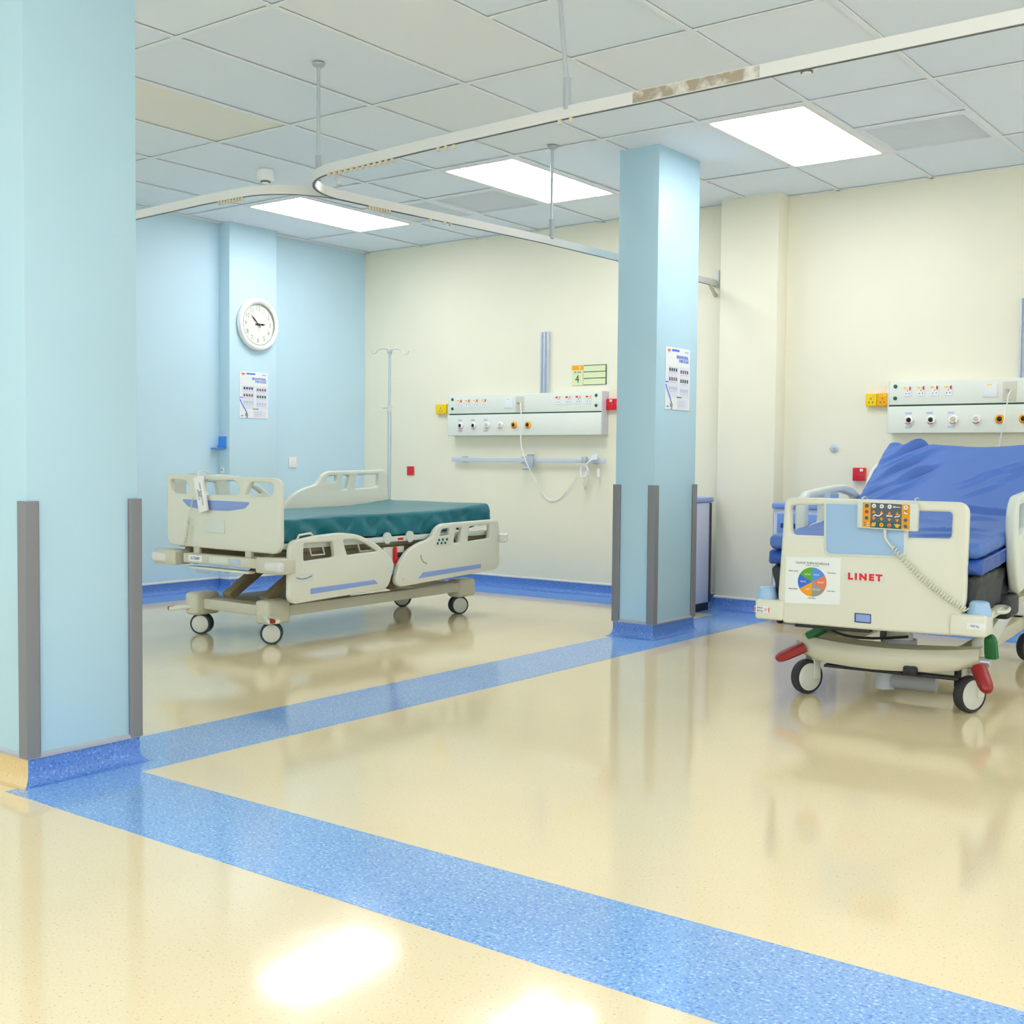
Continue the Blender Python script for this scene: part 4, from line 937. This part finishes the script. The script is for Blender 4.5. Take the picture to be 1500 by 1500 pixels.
# mattress: foot section, knee, raised back
prof = [(0.07, 0.712), (0.35, 0.722), (0.7, 0.742), (1.0, 0.768), (1.18, 0.795), (1.33, 0.850), (1.55, 0.962), (1.75, 1.07), (1.86, 1.128)]
FOLDS = []
for k in range(11):                                      # diagonal drag folds over the back, a few cross folds at hip and foot
    y0 = 1.08+0.072*k; L = 0.38+0.28*random.random(); a = math.radians(random.uniform(40, 56))
    x0_ = -0.47+0.05*random.random(); FOLDS.append((x0_, y0, x0_+L*math.cos(a), y0+L*math.sin(a), random.uniform(0.012, 0.022), random.uniform(0.006, 0.013)))
for k in range(6):
    x0_ = random.uniform(-0.05, 0.25); y0 = random.uniform(1.25, 1.7); FOLDS.append((x0_, y0, x0_+0.22, y0+random.uniform(0.05, 0.25), 0.014, 0.006))
FOLDS += [(0.05, 1.24, 0.46, 1.14, 0.020, 0.016), (0.10, 0.98, 0.36, 0.96, 0.016, 0.010), (-0.3, 0.9, 0.2, 0.84, 0.018, 0.008), (0.05, 0.52, 0.40, 0.60, 0.014, 0.008), (0.10, 0.30, 0.43, 0.33, 0.016, 0.008), (0.20, 0.42, 0.44, 0.36, 0.012, 0.007)]
def wr2(q, x, n):
    if abs(x) > 0.425: return 0.006*noise.noise(Vector((q.y*16, q.z*10, 2.2)))
    if n < -0.04: return 0.0
    wob = 0.02*noise.noise(Vector((q.x*6, q.y*6, 1.7))); d = 0.003*noise.noise(Vector((q.x*9, q.y*9, 5.0)))
    for xa, ya, xb, yb, w, amp in FOLDS:
        dx, dy = xb-xa, yb-ya; LL = dx*dx+dy*dy; t = ((q.x-xa)*dx+(q.y-ya)*dy)/LL
        if t < -0.1 or t > 1.1: continue
        e = ((q.x-xa)*dy-(q.y-ya)*dx)/math.sqrt(LL)+wob
        if abs(e) > 0.1: continue
        f = max(0.0, min(1.0, 1-(2*t-0.9)**2)); d += 1.9*amp*f*(math.exp(-(e/w)**2)-0.7*math.exp(-((e-w*1.6)/w)**2))
    if q.y > 1.45: d -= 0.022*math.exp(-((q.x-0.06)/0.22)**2)*min(1, (q.y-1.45)/0.4)
    return d
mt = mattress('mattress', respath(prof, 220), 0.437, 0.066, 0.026, wr2, 'blue_cover', b2, 0.04)
low = [(y, z-0.068) for y, z in prof]
mattress('mattress_skirt', respath(low, 90), 0.441, 0.062, 0.012, lambda q, x, n: 0.006*noise.noise(Vector((q.y*14, q.z*12, q.x*3))), 'blue_side', b2, 0.045)
MB().tube([(0.443, y, z-0.068) for y, z in respath(prof[:6], 20)], 0.004, 6).build('mattress_piping', 'blue_cover', b2)
fold = [(y, z-0.131) for y, z in prof]
mattress('foam_base', [(y, z) for y, z in respath([(0.09, 0.575), (0.5, 0.58), (0.9, 0.59), (1.25, 0.62)], 50)], 0.425, 0.16, 0.02, lambda q, x, n: (0.008*math.sin(q.y*38+2*math.sin(q.z*30)) if abs(x) > 0.4 else 0), 'charcoal', b2, 0.03)
# deck and back support
MB().box((-0.42, 0.10, 0.37), (0.42, 1.95, 0.405), 0.006).build('mattress_deck', 'bed_frame', b2)
MB().hexa([(-0.41, 1.22, 0.45), (0.41, 1.22, 0.45), (0.41, 1.26, 0.45), (-0.41, 1.26, 0.45), (-0.41, 1.90, 1.0), (0.41, 1.90, 1.0), (0.41, 1.94, 0.99), (-0.41, 1.94, 0.99)], 0.006).build('back_support', 'bed_frame', b2)
for s in (-1, 1): MB().box((s*0.435-0.02, 0.12, 0.395), (s*0.435+0.02, 0.55, 0.425), 0.006).build('deck_side_tray', 'bed_cream', b2)
MB().tube(smooth([(0.46, 0.25, 0.42), (0.485, 0.32, 0.415), (0.48, 0.42, 0.42), (0.45, 0.45, 0.42)]), 0.008, 8).build('tray_loop', 'bed_pale', b2)
MB().box((0.40, 0.5, 0.36), (0.47, 0.72, 0.46), 0.02, 3).build('rail_pivot', 'rubber', b2)
# side rails
for s in (-1, 1):
    x = s*0.462
    o = rounded([(0.52, 0.62), (0.50, 0.82), (0.57, 0.888), (0.85, 0.903), (1.12, 0.916), (1.33, 0.892), (1.50, 0.80), (1.53, 0.62), (1.44, 0.50), (0.95, 0.50), (0.64, 0.455)], [0.1, 0.06, 0.06, 0.1, 0.1, 0.1, 0.08, 0.08, 0.06, 0.1, 0.05])
    w1 = rounded([(0.585, 0.715), (0.580, 0.845), (0.82, 0.862), (0.82, 0.735)], 0.02); w2 = rounded([(0.90, 0.74), (0.90, 0.866), (1.10, 0.876), (1.30, 0.852), (1.42, 0.79), (1.42, 0.75)], 0.02)
    r = panel('foot_side_rail', o, [w1, w2], 0.045, 0.014, 'yz', x, 'bed_pale', b2)
    panel('control_pad', rounded([(0.93, 0.72), (0.93, 0.862), (1.08, 0.868), (1.08, 0.72)], 0.01), [], 0.012, 0.002, 'yz', x, 'pale_blue', r)
    o = rounded([(1.585, 0.60), (1.575, 0.80), (1.63, 0.93), (1.75, 1.01), (1.92, 1.04), (2.02, 0.96), (2.04, 0.62), (1.9, 0.52), (1.66, 0.52)], 0.07)
    w1 = rounded([(1.66, 0.76), (1.70, 0.91), (1.80, 0.97), (1.93, 0.98), (1.95, 0.77)], 0.03)
    panel('head_side_rail', o, [w1], 0.045, 0.014, 'yz', x, 'bed_pale', b2)
    for y in (0.8, 1.25, 1.78): MB().bar((s*0.40, y, 0.40), (x-s*0.03, y, 0.56), 0.05, 0.03, 0.006).build('rail_arm', 'bed_frame', b2)
# chassis: foot beam, castors, pedals, columns
rows = []
for k in range(21):
    f = k/20; x = -0.335+0.745*f; bulge = 0.07*(1-(2*f-1)**2)
    zb = 0.166-0.022*(1-(2*f-1)**2)+0.02*f
    if abs(2*f-1) > 0.88: zb += 0.012
    zt_ = 0.262+0.006*f-0.018*(1-(2*f-1)**2)
    rows.append([Vector((x, 0.20-bulge, zb)), Vector((x, 0.185-bulge, zb+0.02)), Vector((x, 0.185-bulge, zt_-0.03)), Vector((x, 0.21-bulge, zt_)), Vector((x, 0.30, zt_)), Vector((x, 0.30, zb))])
mb = MB(); vr = mb.grid(rows, close=True); mb.bm.faces.new(vr[0]); mb.bm.faces.new(vr[-1]); fbm = mb.build('foot_beam', 'bed_frame', b2, 50)
MB().box((0.13, 0.105, 0.145), (0.185, 0.15, 0.185), 0.008).build('hook_slot', 'black', fbm)
MB().bar((-0.22, 0.19, 0.142), (0.34, 0.19, 0.142), 0.06, 0.012, 0.003).build('under_plate', 'black', fbm)
for s in (-1, 1):
    px = -0.325 if s < 0 else 0.415
    MB().cyl((px-s*0.03, 0.22, 0.215), (px+s*0.035, 0.22, 0.215), 0.022, 16).build('pedal_axle', 'steel', b2)
castor(b2, (-0.315, 0.225), (0.86, -0.51), 0.076, False, 'rubber', 0.18, 0.042, 'bed_pale')
castor(b2, (0.372, 0.225), (0.86, -0.51), 0.076, False, 'rubber', 0.20, 0.042, 'bed_pale')
castor(b2, (-0.35, 1.75), (0.86, -0.51), 0.076, False, 'rubber', 0.18, 0.042, 'bed_pale')
castor(b2, (0.35, 1.75), (0.86, -0.51), 0.076, False, 'rubber', 0.18, 0.042, 'bed_pale')
def pedal(c, d, L, w, h, m_):
    c, d = Vector(c), Vector(d).normalized(); sd = d.cross(Vector((0, 0, 1))).normalized(); u = sd.cross(d); rows = []
    for f, k in ((0, 1.0), (0.3, 1.0), (0.7, 0.95), (0.86, 0.82), (0.96, 0.58), (1.0, 0.3)):
        p = c+d*(L*f); rows.append([p+sd*(w/2*k*math.cos(a))+u*(h/2*k*math.sin(a)) for a in [math.radians(q) for q in (32, 58, 122, 148, 212, 238, 302, 328)]])
    mb = MB(); vr = mb.grid(rows, close=True); mb.bm.faces.new(vr[0]); mb.bm.faces.new(vr[-1]); mb.build('brake_pedal', m_, b2, 40)
pedal((-0.315, 0.18, 0.213), (-0.75, -0.5, -0.42), 0.135, 0.062, 0.052, 'red_pedal')
pedal((-0.30, 0.21, 0.262), (0.55, -0.1, 0.30), 0.09, 0.075, 0.042, 'green_pedal')
pedal((0.415, 0.17, 0.20), (0.38, -0.5, -0.62), 0.125, 0.066, 0.052, 'red_pedal')
pedal((0.455, 0.22, 0.235), (-0.05, -0.2, 1.0), 0.10, 0.058, 0.044, 'green_pedal')
lc = MB().cyl((0.05, 0.36, 0.22), (0.05, 0.36, 0.37), 0.055, 24).build('lift_column', 'bed_pale', b2); MB().cyl((0.05, 0.36, 0.20), (0.05, 0.36, 0.26), 0.072, 24).build('column_sleeve', 'cap_grey', lc)
MB().box((-0.36, 0.28, 0.17), (0.36, 0.40, 0.235), 0.01).build('base_crossbar', 'bed_frame', b2)
MB().box((-0.36, 1.66, 0.17), (0.36, 1.80, 0.235), 0.01).build('base_crossbar', 'bed_frame', b2)
for s in (-1, 1):
    MB().bar((s*0.30, 0.34, 0.2), (s*0.30, 1.75, 0.2), 0.06, 0.07, 0.008).build('base_beam', 'bed_frame', b2)
    MB().bar((s*0.36, 0.42, 0.225), (s*0.36, 1.30, 0.40), 0.05, 0.09, 0.008).build('lift_arm', 'bed_pale', b2)
mo = MB().cyl((-0.04, 0.40, 0.068), (0.20, 0.40, 0.068), 0.036, 20).build('drive_motor', 'cap_grey', b2); MB().cyl((-0.02, 0.40, 0.03), (-0.02, 0.40, 0.15), 0.046, 20).build('motor_housing', 'alu', mo)
for x in (0.24, 0.31): MB().cyl((x, 0.62, 0.03), (x, 0.62, 0.17), 0.016, 12).build('steering_rod', 'rubber', b2)
MB().cyl((0.24, 0.60, 0.034), (0.31, 0.60, 0.034), 0.034, 18).build('drive_wheel', 'rubber', b2)
MB().tube(smooth([(-0.20, 0.12, 0.315), (-0.12, 0.14, 0.285), (-0.02, 0.2, 0.275), (0.10, 0.3, 0.28)]), 0.006, 8).build('hose', 'black', b2)
MB().bar((-0.30, 0.03, 0.330), (0.02, 0.03, 0.330), 0.05, 0.014, 0.004).build('lower_strip', 'black', b2)
